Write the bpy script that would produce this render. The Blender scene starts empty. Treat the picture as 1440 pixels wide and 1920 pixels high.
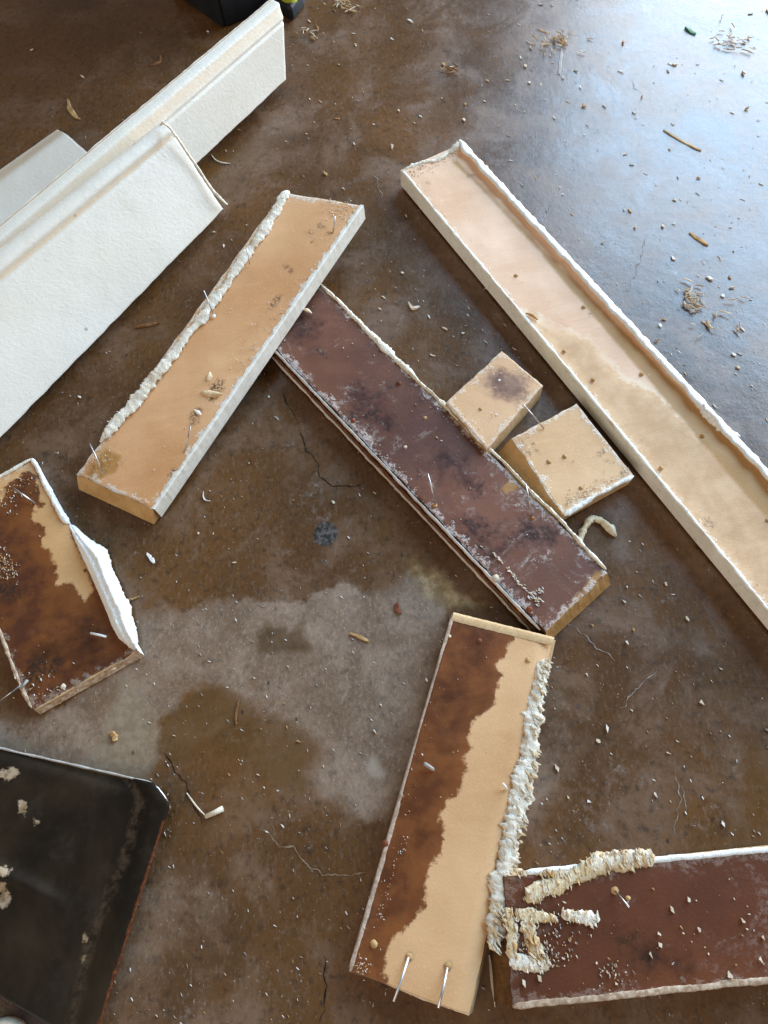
import bpy, math, random
import numpy as np
from mathutils import Vector, Matrix, noise

# ------------------------------------------------------------------ camera, light, exposure
S = bpy.context.scene
COL = S.collection
H = 0.5                                    # lens height above the floor
TILT, ROLL, FPX = math.radians(22), math.radians(-7), 1386.0
cam_d = bpy.data.cameras.new('camera')
cam_d.sensor_fit = 'VERTICAL'
cam_d.sensor_height = 36.0
cam_d.lens = FPX / 1920 * 36.0
cam_d.clip_start, cam_d.clip_end = 0.01, 100
cam = bpy.data.objects.new('camera', cam_d)
COL.objects.link(cam)
CAMROT = Matrix.Rotation(TILT, 4, 'X') @ Matrix.Rotation(ROLL, 4, 'Z')
cam.matrix_world = Matrix.Translation((0, 0, H)) @ CAMROT
S.camera = cam

W = bpy.data.worlds.new('World')
S.world = W
W.use_nodes = True
bg = W.node_tree.nodes['Background']
bg.inputs[0].default_value = (1.0, 0.88, 0.74, 1)
bg.inputs[1].default_value = 0.145

def area(name, loc, target, sx, sy, power, col):
    l = bpy.data.lights.new(name, 'AREA')
    l.shape = 'RECTANGLE'; l.size, l.size_y = sx, sy
    l.energy = power; l.color = col
    o = bpy.data.objects.new(name, l)
    COL.objects.link(o)
    o.location = loc
    o.rotation_euler = (Vector(target) - Vector(loc)).to_track_quat('-Z', 'Y').to_euler()
    return o
# the open doorway beyond the upper right corner of the picture: blue sky above, sunlit paving below
area('doorway_sky_light', (1.75, 1.62, 1.66), (0.0, 0.0, 1.66), 2.5, 1.5, 122, (0.44, 0.71, 1.0))
area('doorway_ground_light', (1.75, 1.62, 0.46), (0.0, 0.0, 0.46), 2.5, 0.84, 74, (1.0, 0.95, 0.88))
# soft light returned from the bright side of the room behind the photographer
area('room_light', (-1.6, -1.8, 1.6), (0.0, 0.2, 0.0), 2.6, 2.0, 37, (1.0, 0.85, 0.68))

S.view_settings.view_transform = 'Standard'
S.view_settings.look = 'None'
S.view_settings.exposure = 0.30
S.view_settings.gamma = 1.0

# ------------------------------------------------------------------ helpers
R3 = CAMROT.to_3x3()
def P(px, py, z=0.0):
    """photo pixel (1440 x 1920) -> the point of the place at height z"""
    d = R3 @ Vector(((px - 720) / FPX, -(py - 960) / FPX, -1.0))
    t = (z - H) / d.z
    return Vector((d.x * t, d.y * t, z))

rnd = random.Random(7)
def fbm(p, o=3):
    return noise.fractal(p, 1.0, 2.0, o)

def sdf(pts, poly):
    """signed distance of pts (N,2) to polygon (M,2): negative inside"""
    p = np.asarray(pts, float); v = np.asarray(poly, float)
    d = np.full(len(p), 1e9); ins = np.zeros(len(p), bool)
    for i in range(len(v)):
        a, b = v[i], v[(i + 1) % len(v)]
        e = b - a; w = p - a
        t = np.clip((w @ e) / max(e @ e, 1e-12), 0, 1)
        q = w - t[:, None] * e
        d = np.minimum(d, (q * q).sum(1))
        c = (a[1] <= p[:, 1]) != (b[1] <= p[:, 1])
        with np.errstate(divide='ignore', invalid='ignore'):
            xi = a[0] + (p[:, 1] - a[1]) * e[0] / (e[1] if e[1] else 1e-12)
        ins ^= c & (p[:, 0] < xi)
    d = np.sqrt(d)
    return np.where(ins, -d, d)

def ldist(pts, line):
    p = np.asarray(pts, float); v = np.asarray(line, float)
    d = np.full(len(p), 1e9)
    for i in range(len(v) - 1):
        a, b = v[i], v[i + 1]
        e = b - a; w = p - a
        t = np.clip((w @ e) / max(e @ e, 1e-12), 0, 1)
        q = w - t[:, None] * e
        d = np.minimum(d, (q * q).sum(1))
    return np.sqrt(d)

def px2(poly, z=0.0):
    return [tuple(P(x, y, z)[:2]) for x, y in poly]

def tag(o, label=None, cat=None, group=None, kind=None):
    if label: o['label'] = label
    if cat: o['category'] = cat
    if group: o['group'] = group
    if kind: o['kind'] = kind
    return o

def empty(name, loc, label, cat, group=None):
    o = bpy.data.objects.new(name, None)
    o.empty_display_size = 0.02
    COL.objects.link(o)
    o.location = loc
    return tag(o, label, cat, group)

def mesh_obj(name, verts, faces, mats, parent=None, attrs=None, midx=None, smooth=True):
    base = Vector(parent.location) if parent and parent.type == 'EMPTY' else Vector((0, 0, 0))
    if parent is None and len(verts) < 20000:
        vs = [Vector(v) for v in verts]
        c = sum(vs, Vector()) / len(vs); base = Vector((c.x, c.y, min(v.z for v in vs)))
    elif parent is not None and parent.type == 'MESH':
        base = Vector(parent.location) + (Vector(parent.parent.location) if parent.parent else Vector())
    me = bpy.data.meshes.new(name)
    me.from_pydata([tuple(Vector(v) - base) for v in verts], [], faces)
    for m in (mats if isinstance(mats, (list, tuple)) else [mats]):
        me.materials.append(m)
    if midx is not None:
        me.polygons.foreach_set('material_index', midx)
    if isinstance(smooth, bool):
        me.polygons.foreach_set('use_smooth', [smooth] * len(me.polygons))
    else:
        me.polygons.foreach_set('use_smooth', smooth)
    for k, a in (attrs or {}).items():
        at = me.attributes.new(k, 'FLOAT', 'POINT')
        at.data.foreach_set('value', np.asarray(a, np.float32))
    me.update()
    o = bpy.data.objects.new(name, me)
    COL.objects.link(o)
    if parent is not None:
        o.parent = parent
    else:
        o.location = base
    return o

# ------------------------------------------------------------------ materials
class NT:
    def __init__(s, name):
        s.m = bpy.data.materials.new(name); s.m.use_nodes = True
        s.t = s.m.node_tree; s.b = s.t.nodes['Principled BSDF']
        tc = s.t.nodes.new('ShaderNodeTexCoord'); s.obj = tc.outputs['Object']
    def put(s, sock, v):
        if hasattr(v, 'is_output') or isinstance(v, bpy.types.NodeSocket):
            s.t.links.new(v, sock)
        elif isinstance(v, (tuple, list)):
            sock.default_value = (*v, 1.0) if len(v) == 3 and sock.type == 'RGBA' else v
        else:
            sock.default_value = v
    def noise(s, scale, detail=4, rough=0.55, vec=None, dist=0.0, out=0):
        n = s.t.nodes.new('ShaderNodeTexNoise')
        s.put(n.inputs['Vector'], vec if vec is not None else s.obj)
        n.inputs['Scale'].default_value = scale; n.inputs['Detail'].default_value = detail
        n.inputs['Roughness'].default_value = rough; n.inputs['Distortion'].default_value = dist
        return n.outputs[out]
    def voro(s, scale, vec=None, feature='F1', out='Distance', rand=1.0):
        n = s.t.nodes.new('ShaderNodeTexVoronoi'); n.feature = feature
        s.put(n.inputs['Vector'], vec if vec is not None else s.obj)
        n.inputs['Scale'].default_value = scale; n.inputs['Randomness'].default_value = rand
        return n.outputs[out]
    def mapping(s, scale=(1, 1, 1), rot=(0, 0, 0), vec=None):
        n = s.t.nodes.new('ShaderNodeMapping')
        s.put(n.inputs['Vector'], vec if vec is not None else s.obj)
        n.inputs['Scale'].default_value = scale; n.inputs['Rotation'].default_value = rot
        return n.outputs[0]
    def math(s, op, a, b=0.0, clamp=False):
        n = s.t.nodes.new('ShaderNodeMath'); n.operation = op; n.use_clamp = clamp
        s.put(n.inputs[0], a); s.put(n.inputs[1], b)
        return n.outputs[0]
    def step(s, v, lo, hi, a=0.0, b=1.0):
        n = s.t.nodes.new('ShaderNodeMapRange'); n.interpolation_type = 'SMOOTHSTEP'
        s.put(n.inputs['Value'], v)
        n.inputs['From Min'].default_value = lo; n.inputs['From Max'].default_value = hi
        n.inputs['To Min'].default_value = a; n.inputs['To Max'].default_value = b
        return n.outputs[0]
    def mix(s, f, a, b, mode='MIX'):
        n = s.t.nodes.new('ShaderNodeMix'); n.data_type = 'RGBA'; n.blend_type = mode
        s.put(n.inputs[0], f); s.put(n.inputs[6], a); s.put(n.inputs[7], b)
        return n.outputs[2]
    def attr(s, name):
        n = s.t.nodes.new('ShaderNodeAttribute'); n.attribute_name = name
        return n.outputs['Fac']
    def bump(s, h, strength=0.3, dist=0.001, prev=None):
        n = s.t.nodes.new('ShaderNodeBump')
        n.inputs['Strength'].default_value = strength; n.inputs['Distance'].default_value = dist
        s.put(n.inputs['Height'], h)
        if prev is not None: s.put(n.inputs['Normal'], prev)
        return n.outputs[0]
    def done(s, col, rough=0.6, spec=0.3, nrm=None, metal=0.0, sss=0.0):
        s.put(s.b.inputs['Base Color'], col); s.put(s.b.inputs['Roughness'], rough)
        s.put(s.b.inputs['Specular IOR Level'], spec); s.put(s.b.inputs['Metallic'], metal)
        if nrm is not None: s.put(s.b.inputs['Normal'], nrm)
        if sss:
            s.b.inputs['Subsurface Weight'].default_value = sss
            s.b.inputs['Subsurface Radius'].default_value = (0.002, 0.0015, 0.001)
        return s.m

def mat_floor():
    n = NT('sealed_concrete')
    big = n.noise(5, 5, 0.6); mid = n.noise(22, 5, 0.62, dist=0.6); fine = n.noise(160, 4, 0.65)
    grit = n.noise(620, 2, 0.6)
    streak = n.noise(1.0, 4, 0.62, vec=n.mapping((420, 95, 100), (0, 0, math.radians(-31))))
    c = n.mix(n.step(big, .35, .66), (.078, .035, .012), (.146, .063, .0175))
    c = n.mix(n.step(mid, .45, .72), c, (.170, .096, .056))
    c = n.mix(n.math('MULTIPLY', n.step(fine, .50, .70), .65), c, (.030, .018, .011))
    c = n.mix(n.math('MULTIPLY', n.step(streak, .55, .70), .30), c, (.20, .155, .125))
    gr1 = n.noise(380, 3, .7, vec=n.mapping((1, .6, 1), (0, 0, math.radians(-31))))
    c = n.mix(n.math('MULTIPLY', n.step(gr1, .56, .68), .36), c, (.20, .145, .105))
    c = n.mix(n.math('MULTIPLY', n.step(gr1, .44, .33), .38), c, (.022, .012, .007))
    speck = n.math('MULTIPLY', n.step(n.voro(260, out='Distance'), .22, .12), n.step(n.noise(30, 4, .7), .50, .66))
    c = n.mix(n.math('MULTIPLY', speck, .6), c, (.27, .21, .17))
    wob = n.math('MULTIPLY', n.math('SUBTRACT', n.noise(45, 5, 0.65), .5), .022)
    # pale dried-out patch
    dry = n.math('ADD', n.attr('dry'), wob)
    soft = n.step(n.noise(12, 3), .40, .65, .0012, .011)
    fdry = n.step(n.math('DIVIDE', dry, soft), 1.0, -1.0)
    dry2 = n.math('MULTIPLY', n.step(n.math('ADD', n.attr('dry2'), n.math('MULTIPLY', wob, 1.5)), .006, -.010), n.step(n.noise(18, 5, .7), .34, .60))
    fdry = n.math('MAXIMUM', fdry, n.math('MULTIPLY', dry2, .55))
    cd = n.mix(n.step(mid, .35, .68), (.180, .118, .078), (.30, .215, .155))
    cd = n.mix(n.math('MULTIPLY', n.step(fine, .50, .72), .6), cd, (.100, .070, .052))
    cd = n.mix(n.math('MULTIPLY', n.step(grit, .56, .70), .45), cd, (.36, .31, .27))
    cd = n.mix(n.math('MULTIPLY', n.math('MULTIPLY', n.step(n.voro(190), .24, .08), n.step(n.noise(60, 3), .52, .66)), .5), cd, (.44, .36, .285))
    cd = n.mix(n.math('MULTIPLY', n.step(gr1, .54, .66), .5), cd, (.38, .30, .225))
    cd = n.mix(n.math('MULTIPLY', n.step(gr1, .46, .34), .38), cd, (.075, .05, .034))
    c = n.mix(n.math('MULTIPLY', fdry, n.step(n.noise(26, 5, .7), .30, .62, .55, .86)), c, cd)
    # pale cement-coloured patch at the left
    cem = n.step(n.math('ADD', n.attr('cement'), wob), .004, -.006)
    c = n.mix(n.math('MULTIPLY', cem, .85), c, n.mix(n.step(fine, .4, .65), (.205, .150, .095), (.285, .220, .150)))
    # yellowish bloom
    yel = n.step(n.math('ADD', n.attr('ochre'), n.math('MULTIPLY', wob, 1.6)), .004, -.009)
    c = n.mix(n.math('MULTIPLY', yel, .9), c, n.mix(n.step(n.noise(110, 4), .4, .65), (.20, .125, .05), (.42, .30, .16)))
    # dark wet spots
    wet = n.step(n.math('ADD', n.attr('wet'), n.math('MULTIPLY', wob, .55)), .003, -.003)
    c = n.mix(n.math('MULTIPLY', wet, n.step(fine, .35, .65, .88, .60)), c, n.mix(n.step(mid, .3, .7), (.050, .027, .010), (.105, .055, .017)))
    wet2 = n.math('MULTIPLY', n.step(n.math('ADD', n.attr('wet2'), n.math('MULTIPLY', wob, 1.7)), .003, -.004), n.step(n.noise(20, 5, .7), .30, .58, .25, .85))
    c = n.mix(n.math('MULTIPLY', wet2, n.step(fine, .35, .65, .92, .6)), c, n.mix(n.step(mid, .3, .7), (.060, .031, .010), (.120, .060, .017)))
    pal = n.step(n.math('ADD', n.attr('pale'), n.math('MULTIPLY', wob, .5)), .003, -.004)
    c = n.mix(n.math('MULTIPLY', pal, .8), c, (.36, .30, .24))
    # dark plug
    plug = n.step(n.math('ADD', n.attr('plug'), n.math('MULTIPLY', wob, .35)), .0015, -.0015)
    c = n.mix(plug, c, n.mix(n.step(n.noise(300, 3), .4, .62), (.022, .02, .019), (.11, .10, .095)))
    # tar dots
    dots = n.voro(70, vec=n.mapping((1, .7, 1), (0, 0, .5)))
    dm = n.math('MULTIPLY', n.step(dots, .10, .04), n.step(n.noise(9, 2), .50, .62))
    c = n.mix(dm, c, (.02, .017, .02))
    # scuffs of pale dust
    scuff = n.math('MULTIPLY', n.step(n.noise(14, 6, .72, dist=1.4), .56, .74), n.step(n.noise(190, 3, .7), .45, .62))
    c = n.mix(n.math('MULTIPLY', scuff, .55), c, (.33, .28, .25))
    org = n.math('MULTIPLY', n.step(n.noise(7, 4, .6, dist=.5), .52, .72), n.math('SUBTRACT', 1.0, fdry))
    c = n.mix(n.math('MULTIPLY', org, .45), c, (.135, .060, .013))
    h = n.math('ADD', n.math('MULTIPLY', fine, .6), n.math('MULTIPLY', grit, .35))
    h = n.math('ADD', h, n.math('MULTIPLY', n.noise(38, 3), 1.2))
    nr = n.bump(h, .20, .0011)
    r = n.step(mid, .3, .75, .24, .40)
    r = n.math('ADD', r, n.math('MULTIPLY', fdry, .16))
    r = n.math('SUBTRACT', r, n.math('MULTIPLY', wet, .06))
    return n.done(c, r, .78, nr)

def mat_board(name, lo, hi, stain_lo=(.10, .035, .013), stain_hi=(.17, .06, .02), grain=(0, 0, 0), paint=0.0,
              paintcol=(.70, .64, .55), rough=.55, dustw=0.0, crisp=.0012, wobble=.010, wear=0.0, gloss=.3, blotch=.45, tide=None):
    """raw fibreboard with water stains, dirt and paint remnants near its edges"""
    n = NT(name)
    fib = n.noise(1.0, 5, .6, vec=n.mapping((55, 600, 200), (0, 0, -grain[2])))
    big = n.noise(9, 4, .55); fine = n.noise(700, 3, .6); mid = n.noise(55, 4, .6)
    c = n.mix(n.step(big, .3, .7), lo, hi)
    c = n.mix(n.math('MULTIPLY', n.step(fib, .46, .72), .06), c, tuple(x * .62 for x in lo))
    c = n.mix(n.math('MULTIPLY', n.step(fine, .5, .72), .22), c, tuple(min(1, x * 1.25) for x in hi))
    smear = n.noise(1.0, 5, .65, vec=n.mapping((7, 24, 10), (0, 0, -grain[2])), dist=.9)
    c = n.mix(n.math('MULTIPLY', n.step(smear, .48, .70), .30), c, (lo[0] * .80, lo[1] * .68, lo[2] * .52))
    c = n.mix(n.math('MULTIPLY', n.step(smear, .44, .30), .35), c, tuple(min(1, x * 1.12) for x in hi))
    w = n.math('MULTIPLY', n.math('SUBTRACT', n.noise(75, 4, .6), .5), wobble)
    w2 = n.math('MULTIPLY', n.math('SUBTRACT', n.noise(260, 3, .65), .5), wobble * .75)
    sd = n.math('ADD', n.math('ADD', n.attr('stain'), w), w2)
    st = n.step(sd, crisp, -crisp)
    sc = n.mix(n.step(mid, .35, .68), stain_lo, stain_hi)
    sc = n.mix(n.step(n.noise(16, 5, .6, dist=.8), .50, .70), sc, tuple(x * blotch for x in stain_lo))
    if wear:
        sc = n.mix(n.math('MULTIPLY', n.step(n.noise(30, 6, .7, dist=1.0), .5, .72), wear), sc, tuple(min(1, x * 1.7 + .05) for x in stain_hi))
    rim = n.math('MULTIPLY', n.step(sd, -.012, -.001), .35)
    sc = n.mix(rim, sc, tuple(min(1, x * 1.5) for x in stain_hi))
    c = n.mix(st, c, sc)
    if tide:
        tl = n.math('MULTIPLY', n.step(n.math('ABSOLUTE', sd), .0042, .0004), n.step(n.noise(14, 3), .35, .6))
        c = n.mix(n.math('MULTIPLY', tl, .75), c, tide)
    # dark dirt / mould spots, and nail shadows painted on the dark board
    dd = n.math('ADD', n.attr('dirt_shade'), n.math('MULTIPLY', n.math('SUBTRACT', n.noise(130, 5, .7), .5), .016))
    dm = n.math('MULTIPLY', n.step(dd, .002, -.004), n.step(n.noise(420, 3, .7), .40, .56))
    c = n.mix(n.math('MULTIPLY', dm, .85), c, (.028, .018, .013))
    # amber band
    am = n.step(n.math('ADD', n.attr('amber'), n.math('MULTIPLY', w, .25)), .002, -.002)
    c = n.mix(n.math('MULTIPLY', am, .85), c, (.40, .205, .055))
    if dustw:
        du = n.math('MULTIPLY', n.step(n.noise(26, 6, .72, dist=1.2), .52, .72), n.step(n.noise(330, 3, .7), .42, .62))
        c = n.mix(n.math('MULTIPLY', du, dustw), c, (.52, .46, .42))
    pm = None
    if paint:
        e = n.math('ADD', n.attr('edge'), n.math('MULTIPLY', n.math('SUBTRACT', n.noise(150, 5, .72), .5), .030))
        pm = n.math('MULTIPLY', n.step(e, .004, .001), n.step(n.noise(380, 3, .7), .34, .52))
        c = n.mix(n.math('MULTIPLY', pm, paint), c, paintcol)
    h = n.math('ADD', n.math('MULTIPLY', fine, .6), n.math('MULTIPLY', fib, .2))
    if pm is not None: h = n.math('ADD', h, n.math('MULTIPLY', pm, 2.0))
    h = n.math('ADD', h, n.math('MULTIPLY', mid, .8))
    nr = n.bump(h, .35, .0005)
    r = n.math('SUBTRACT', rough, n.math('MULTIPLY', st, .12))
    return n.done(c, r, gloss, nr)

def mat_raw(name, lo, hi, sc=1.0, rough=.7, spec=.2):
    n = NT(name)
    a = n.noise(60 * sc, 5, .62); b = n.noise(500 * sc, 3, .6)
    c = n.mix(n.step(a, .35, .68), lo, hi)
    c = n.mix(n.math('MULTIPLY', n.step(b, .5, .7), .35), c, tuple(x * .6 for x in lo))
    return n.done(c, rough, spec, n.bump(n.math('ADD', a, b), .4, .0005))

def mat_white():
    n = NT('white_paint')
    a = n.noise(7, 4, .6); st = n.noise(1.0, 4, .6, vec=n.mapping((240, 900, 300), (0, 0, math.radians(28))))
    c = n.mix(n.step(a, .3, .7), (.69, .645, .56), (.74, .71, .645))
    c = n.mix(n.math('MULTIPLY', n.step(st, .5, .75), .25), c, (.70, .66, .59))
    y = n.attr('tan')
    c = n.mix(n.math('MULTIPLY', n.step(n.math('ADD', y, n.math('MULTIPLY', n.math('SUBTRACT', n.noise(30, 5, .65), .5), .5)), .15, .80), .70), c, (.66, .50, .33))
    gr = n.math('MULTIPLY', n.step(n.noise(13, 6, .75, dist=1.0), .54, .74), .35)
    c = n.mix(gr, c, (.56, .50, .41))
    sp = n.math('MULTIPLY', n.step(n.voro(55), .10, .05), n.step(n.noise(12, 2), .57, .63))
    c = n.mix(n.math('MULTIPLY', sp, .7), c, (.35, .28, .2))
    nr = n.bump(n.math('ADD', n.math('MULTIPLY', st, .9), n.math('MULTIPLY', n.noise(330, 4, .6), 1.4)), .36, .0006)
    return n.done(c, .42, .4, nr)

def mat_caulk(name='caulk', lo=(.74, .665, .545), hi=(.83, .785, .69), deep=(.50, .36, .20), amt=.35):
    n = NT(name)
    a = n.noise(130, 4, .65); b = n.noise(40, 4, .6)
    c = n.mix(n.step(a, .35, .65), lo, hi)
    c = n.mix(n.math('MULTIPLY', n.step(b, .50, .68), amt), c, deep)
    g = n.noise(1.0, 3, .65, vec=n.mapping((900, 260, 400), (0, 0, math.radians(-31))))
    c = n.mix(n.math('MULTIPLY', n.step(g, .50, .68), .40), c, tuple(x * .78 for x in lo))
    return n.done(c, .7, .2, n.bump(n.math('ADD', g, n.noise(650, 3, .65)), .7, .0008), sss=.1)

def mat_metal(name, col, rough=.35):
    n = NT(name)
    c = n.mix(n.step(n.noise(220, 3), .45, .65), col, tuple(x * .6 for x in col))
    return n.done(c, rough, .5, None, .85)

def mat_shovel():
    n = NT('dusty_dark_steel')
    a = n.noise(9, 5, .65, dist=.6); b = n.noise(60, 5, .65); f = n.noise(500, 3)
    c = n.mix(n.step(a, .35, .68), (.010, .0065, .0035), (.034, .022, .012))
    c = n.mix(n.math('MULTIPLY', n.step(b, .52, .72), .35), c, (.042, .031, .021))
    # dust washed up along the bend by the edge
    e = n.math('ADD', n.attr('rim'), n.math('MULTIPLY', n.math('SUBTRACT', n.noise(60, 5, .7), .5), .010))
    d = n.math('MULTIPLY', n.step(n.math('ABSOLUTE', e), .0050, .0008), n.step(n.noise(170, 4, .7), .38, .60))
    c = n.mix(n.math('MULTIPLY', d, .45), c, (.11, .075, .048))
    s = n.math('ADD', n.attr('scab'), n.math('MULTIPLY', n.math('SUBTRACT', n.noise(140, 4, .7), .5), .016))
    sm = n.step(s, .0008, -.0008)
    c = n.mix(sm, c, n.mix(n.step(n.noise(200, 3), .4, .6), (.22, .15, .08), (.38, .29, .20)))
    ru = n.math('ADD', n.attr('rust'), n.math('MULTIPLY', n.math('SUBTRACT', n.noise(110, 4, .7), .5), .005))
    rm = n.step(ru, .0017, .0002)
    c = n.mix(n.math('MULTIPLY', rm, .85), c, n.mix(n.step(f, .4, .6), (.09, .024, .009), (.17, .052, .017)))
    return n.done(c, n.step(b, .3, .7, .55, .72), .12, n.bump(n.math('ADD', n.math('MULTIPLY', b, 1.5), f), .25, .0006), .0)

M = {}
M['floor'] = mat_floor()
M['white'] = mat_white()
M['caulk'] = mat_caulk()
M['caulk_old'] = mat_caulk('aged_caulk', (.66, .51, .31), (.79, .69, .51), (.50, .28, .10), .6)
M['film'] = mat_caulk('paint_film', (.80, .81, .80), (.85, .86, .86), (.66, .60, .48), .22)
M['film_warm'] = mat_caulk('yellowed_paint_film', (.72, .66, .54), (.80, .77, .68), (.46, .33, .17), .5)
M['nail'] = mat_metal('brad_steel', (.55, .55, .56))
M['nail_skylit'] = mat_metal('skylit_brad', (.80, .80, .82), .45)  # sky reflection on these nails put into a lighter steel colour
M['nailrust'] = mat_raw('rusty_nail', (.10, .035, .018), (.20, .075, .035), 3)
M['endgrain'] = mat_raw('fibreboard_core', (.40, .225, .082), (.50, .30, .125))
M['core_dark'] = mat_raw('wet_fibreboard_core', (.085, .04, .016), (.20, .10, .038))
M['core_pale'] = mat_raw('pale_fibreboard_core', (.56, .37, .19), (.66, .47, .27))
M['whiteside'] = mat_raw('painted_edge', (.70, .67, .59), (.80, .78, .72), .5, .5, .3)
M['greyside'] = mat_raw('grey_painted_edge', (.52, .44, .38), (.64, .56, .50), .5, .5, .3)
M['edge_pink'] = mat_raw('pinkish_worn_edge', (.36, .25, .18), (.56, .44, .36), 5, .6, .3)
M['edge_worn'] = mat_raw('worn_board_edge', (.34, .22, .14), (.62, .50, .38), 5, .6, .3)
M['chip_cream'] = mat_raw('cream_chip', (.62, .52, .38), (.74, .66, .54), 2)
M['chip_white'] = mat_raw('white_chip', (.72, .70, .66), (.82, .81, .79), 2)
M['chip_tan'] = mat_raw('tan_wood_chip', (.38, .22, .09), (.55, .37, .18), 2)
M['fibre_gold'] = mat_raw('golden_fibre', (.56, .34, .13), (.70, .50, .26), 3)
M['chip_straw'] = mat_raw('straw_sliver', (.50, .37, .22), (.66, .53, .36), 2)
M['chip_brown'] = mat_raw('brown_wood_chip', (.16, .075, .03), (.28, .14, .06), 2)
M['chip_red'] = mat_raw('reddish_bark_chip', (.16, .045, .02), (.24, .08, .04), 2)
M['chip_grey'] = mat_raw('grey_sliver', (.32, .30, .28), (.45, .43, .41), 2)
M['chip_green'] = mat_raw('green_plastic', (.03, .16, .08), (.06, .25, .13), 2, .4)
M['shovel'] = mat_shovel()
M['navy'] = mat_raw('dark_navy_plastic', (.008, .011, .016), (.014, .018, .024), 1, .5, .35)
M['navy_dark'] = mat_raw('black_rubber', (.005, .006, .010), (.009, .010, .014), 1, .6, .3)
M['lime'] = mat_raw('lime_plastic', (.36, .42, .03), (.45, .50, .06), 1, .45, .4)
M['shoe_white'] = mat_raw('white_shoe_rubber', (.62, .58, .54), (.74, .70, .66), 1)
M['shoe_grey'] = mat_raw('grey_shoe_mesh', (.20, .22, .25), (.33, .35, .38), 4)
M['shoe_tan'] = mat_raw('tan_shoe_trim', (.35, .28, .20), (.45, .38, .30), 1)

# ------------------------------------------------------------------ the floor
def build_floor():
    step = 0.0034
    fx = np.arange(-.52, .78, step); fy = np.arange(-.30, .98, step)
    ox = [-6, -3, -1.5, -.8]; oy = [-6, -3, -1.5, -.7]
    xs = np.concatenate([ox, fx, [1.1, 1.8, 3.2, 6]]); ys = np.concatenate([oy, fy, [1.3, 2, 3.2, 6]])
    X, Y = np.meshgrid(xs, ys)
    pts = np.stack([X.ravel(), Y.ravel()], 1)
    nx, ny = len(xs), len(ys)
    v = np.concatenate([pts, np.zeros((len(pts), 1))], 1)
    i = np.arange(nx * ny).reshape(ny, nx)
    f = np.stack([i[:-1, :-1], i[:-1, 1:], i[1:, 1:], i[1:, :-1]], -1).reshape(-1, 4)
    dryA = [(235, 1222), (262, 1150), (330, 1142), (375, 1135), (430, 1122), (500, 1122), (560, 1130), (590, 1108), (640, 1092),
            (690, 1114), (735, 1108), (760, 1075), (800, 1085), (835, 1130), (838, 1190), (822, 1235), (800, 1330), (775, 1420), (755, 1480),
            (725, 1530), (690, 1536), (640, 1512), (600, 1480), (578, 1445), (606, 1418), (602, 1392), (560, 1368),
            (470, 1318), (420, 1288), (385, 1284), (352, 1300), (330, 1330), (300, 1345), (292, 1420), (262, 1462),
            (120, 1440), (-60, 1400), (-60, 1340), (60, 1345), (150, 1310), (215, 1262)]
    dryB = [(1022, 1275), (1062, 1285), (1078, 1325), (1112, 1345), (1122, 1395), (1075, 1440), (1040, 1500), (985, 1575), (965, 1600), (985, 1420)]
    dryC = [(262, 1640), (330, 1615), (395, 1650), (430, 1700), (415, 1740), (330, 1765), (270, 1850), (200, 1905), (220, 1800)]
    cement = [(222, 1262), (262, 1275), (292, 1345), (290, 1425), (255, 1470), (150, 1440), (195, 1375)]
    cement2 = [(-30, 1385), (55, 1390), (60, 1412), (-30, 1402)]
    ochre = [(752, 1040), (790, 1060), (835, 1075), (862, 1110), (905, 1105), (915, 1140), (870, 1150), (825, 1142), (795, 1120), (775, 1085)]
    wetA = [(482, 1230), (484, 1190), (500, 1163), (511, 1182), (545, 1182), (568, 1166), (572, 1198), (592, 1212), (574, 1226), (530, 1222)]
    wetB = [(352, 1300), (390, 1285), (430, 1292), (480, 1320), (560, 1362), (604, 1395), (600, 1420), (575, 1445), (585, 1480), (560, 1500), (470, 1440), (400, 1400), (320, 1440), (296, 1400), (310, 1345)]
    pale = [(684, 1440), (700, 1418), (722, 1450), (715, 1472), (697, 1460)]
    plug = [(610 + 24 * math.cos(a), 1000 + 23 * math.sin(a)) for a in np.linspace(0, 6.28, 14)[:-1]]
    mn = lambda *L: np.minimum.reduce([sdf(pts, px2(q)) for q in L])
    o = mesh_obj('floor', v.tolist(), f.tolist(), M['floor'], None,
                 dict(dry=mn(dryA), dry2=mn(dryB, dryC), cement=mn(cement, cement2), ochre=sdf(pts, px2(ochre)), wet=mn(wetA), wet2=mn(wetB),
                      pale=sdf(pts, px2(pale)), plug=sdf(pts, px2(plug))), smooth=True)
    tag(o, kind='structure')
    return o
FLOOR = build_floor()

def ribbon(name, lines, wid, mat, z, seed, wander=.0012):
    """thin irregular lines in the floor: cracks, scratches, mineral veins"""
    V, F = [], []
    for li, line in enumerate(lines):
        p = [P(x, y, z) for x, y in line]; pts = []
        for a, b in zip(p[:-1], p[1:]):
            n = max(2, int((b - a).length / .0011)); pts += [a.lerp(b, k / n) for k in range(n)]
        b0 = len(V); N = len(pts)
        for k, q in enumerate(pts):
            d = pts[min(k + 1, N - 1)] - pts[max(k - 1, 0)]; d.normalize(); sd = Vector((-d.y, d.x, 0))
            u = k * .0011 * 130
            q = q + sd * wander * fbm(Vector((u, seed + li * 3, 1)), 4) * 1.4
            w = wid * max(.06, .55 + .9 * fbm(Vector((u * 1.3, seed + li * 5, 8)), 3)) * min(1, k / 6, (N - 1 - k) / 6)
            V += [q - sd * w, q + sd * w]
        F += [(b0 + 2 * k, b0 + 2 * k + 2, b0 + 2 * k + 3, b0 + 2 * k + 1) for k in range(N - 1)]
    o = mesh_obj(name, V, F, M[mat], FLOOR, None, None, False)
    o['kind'] = 'stuff'
    return o
M['crack_dark'] = mat_raw('crack_dirt', (.012, .009, .007), (.03, .02, .014), 2, .9, .1)
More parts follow.
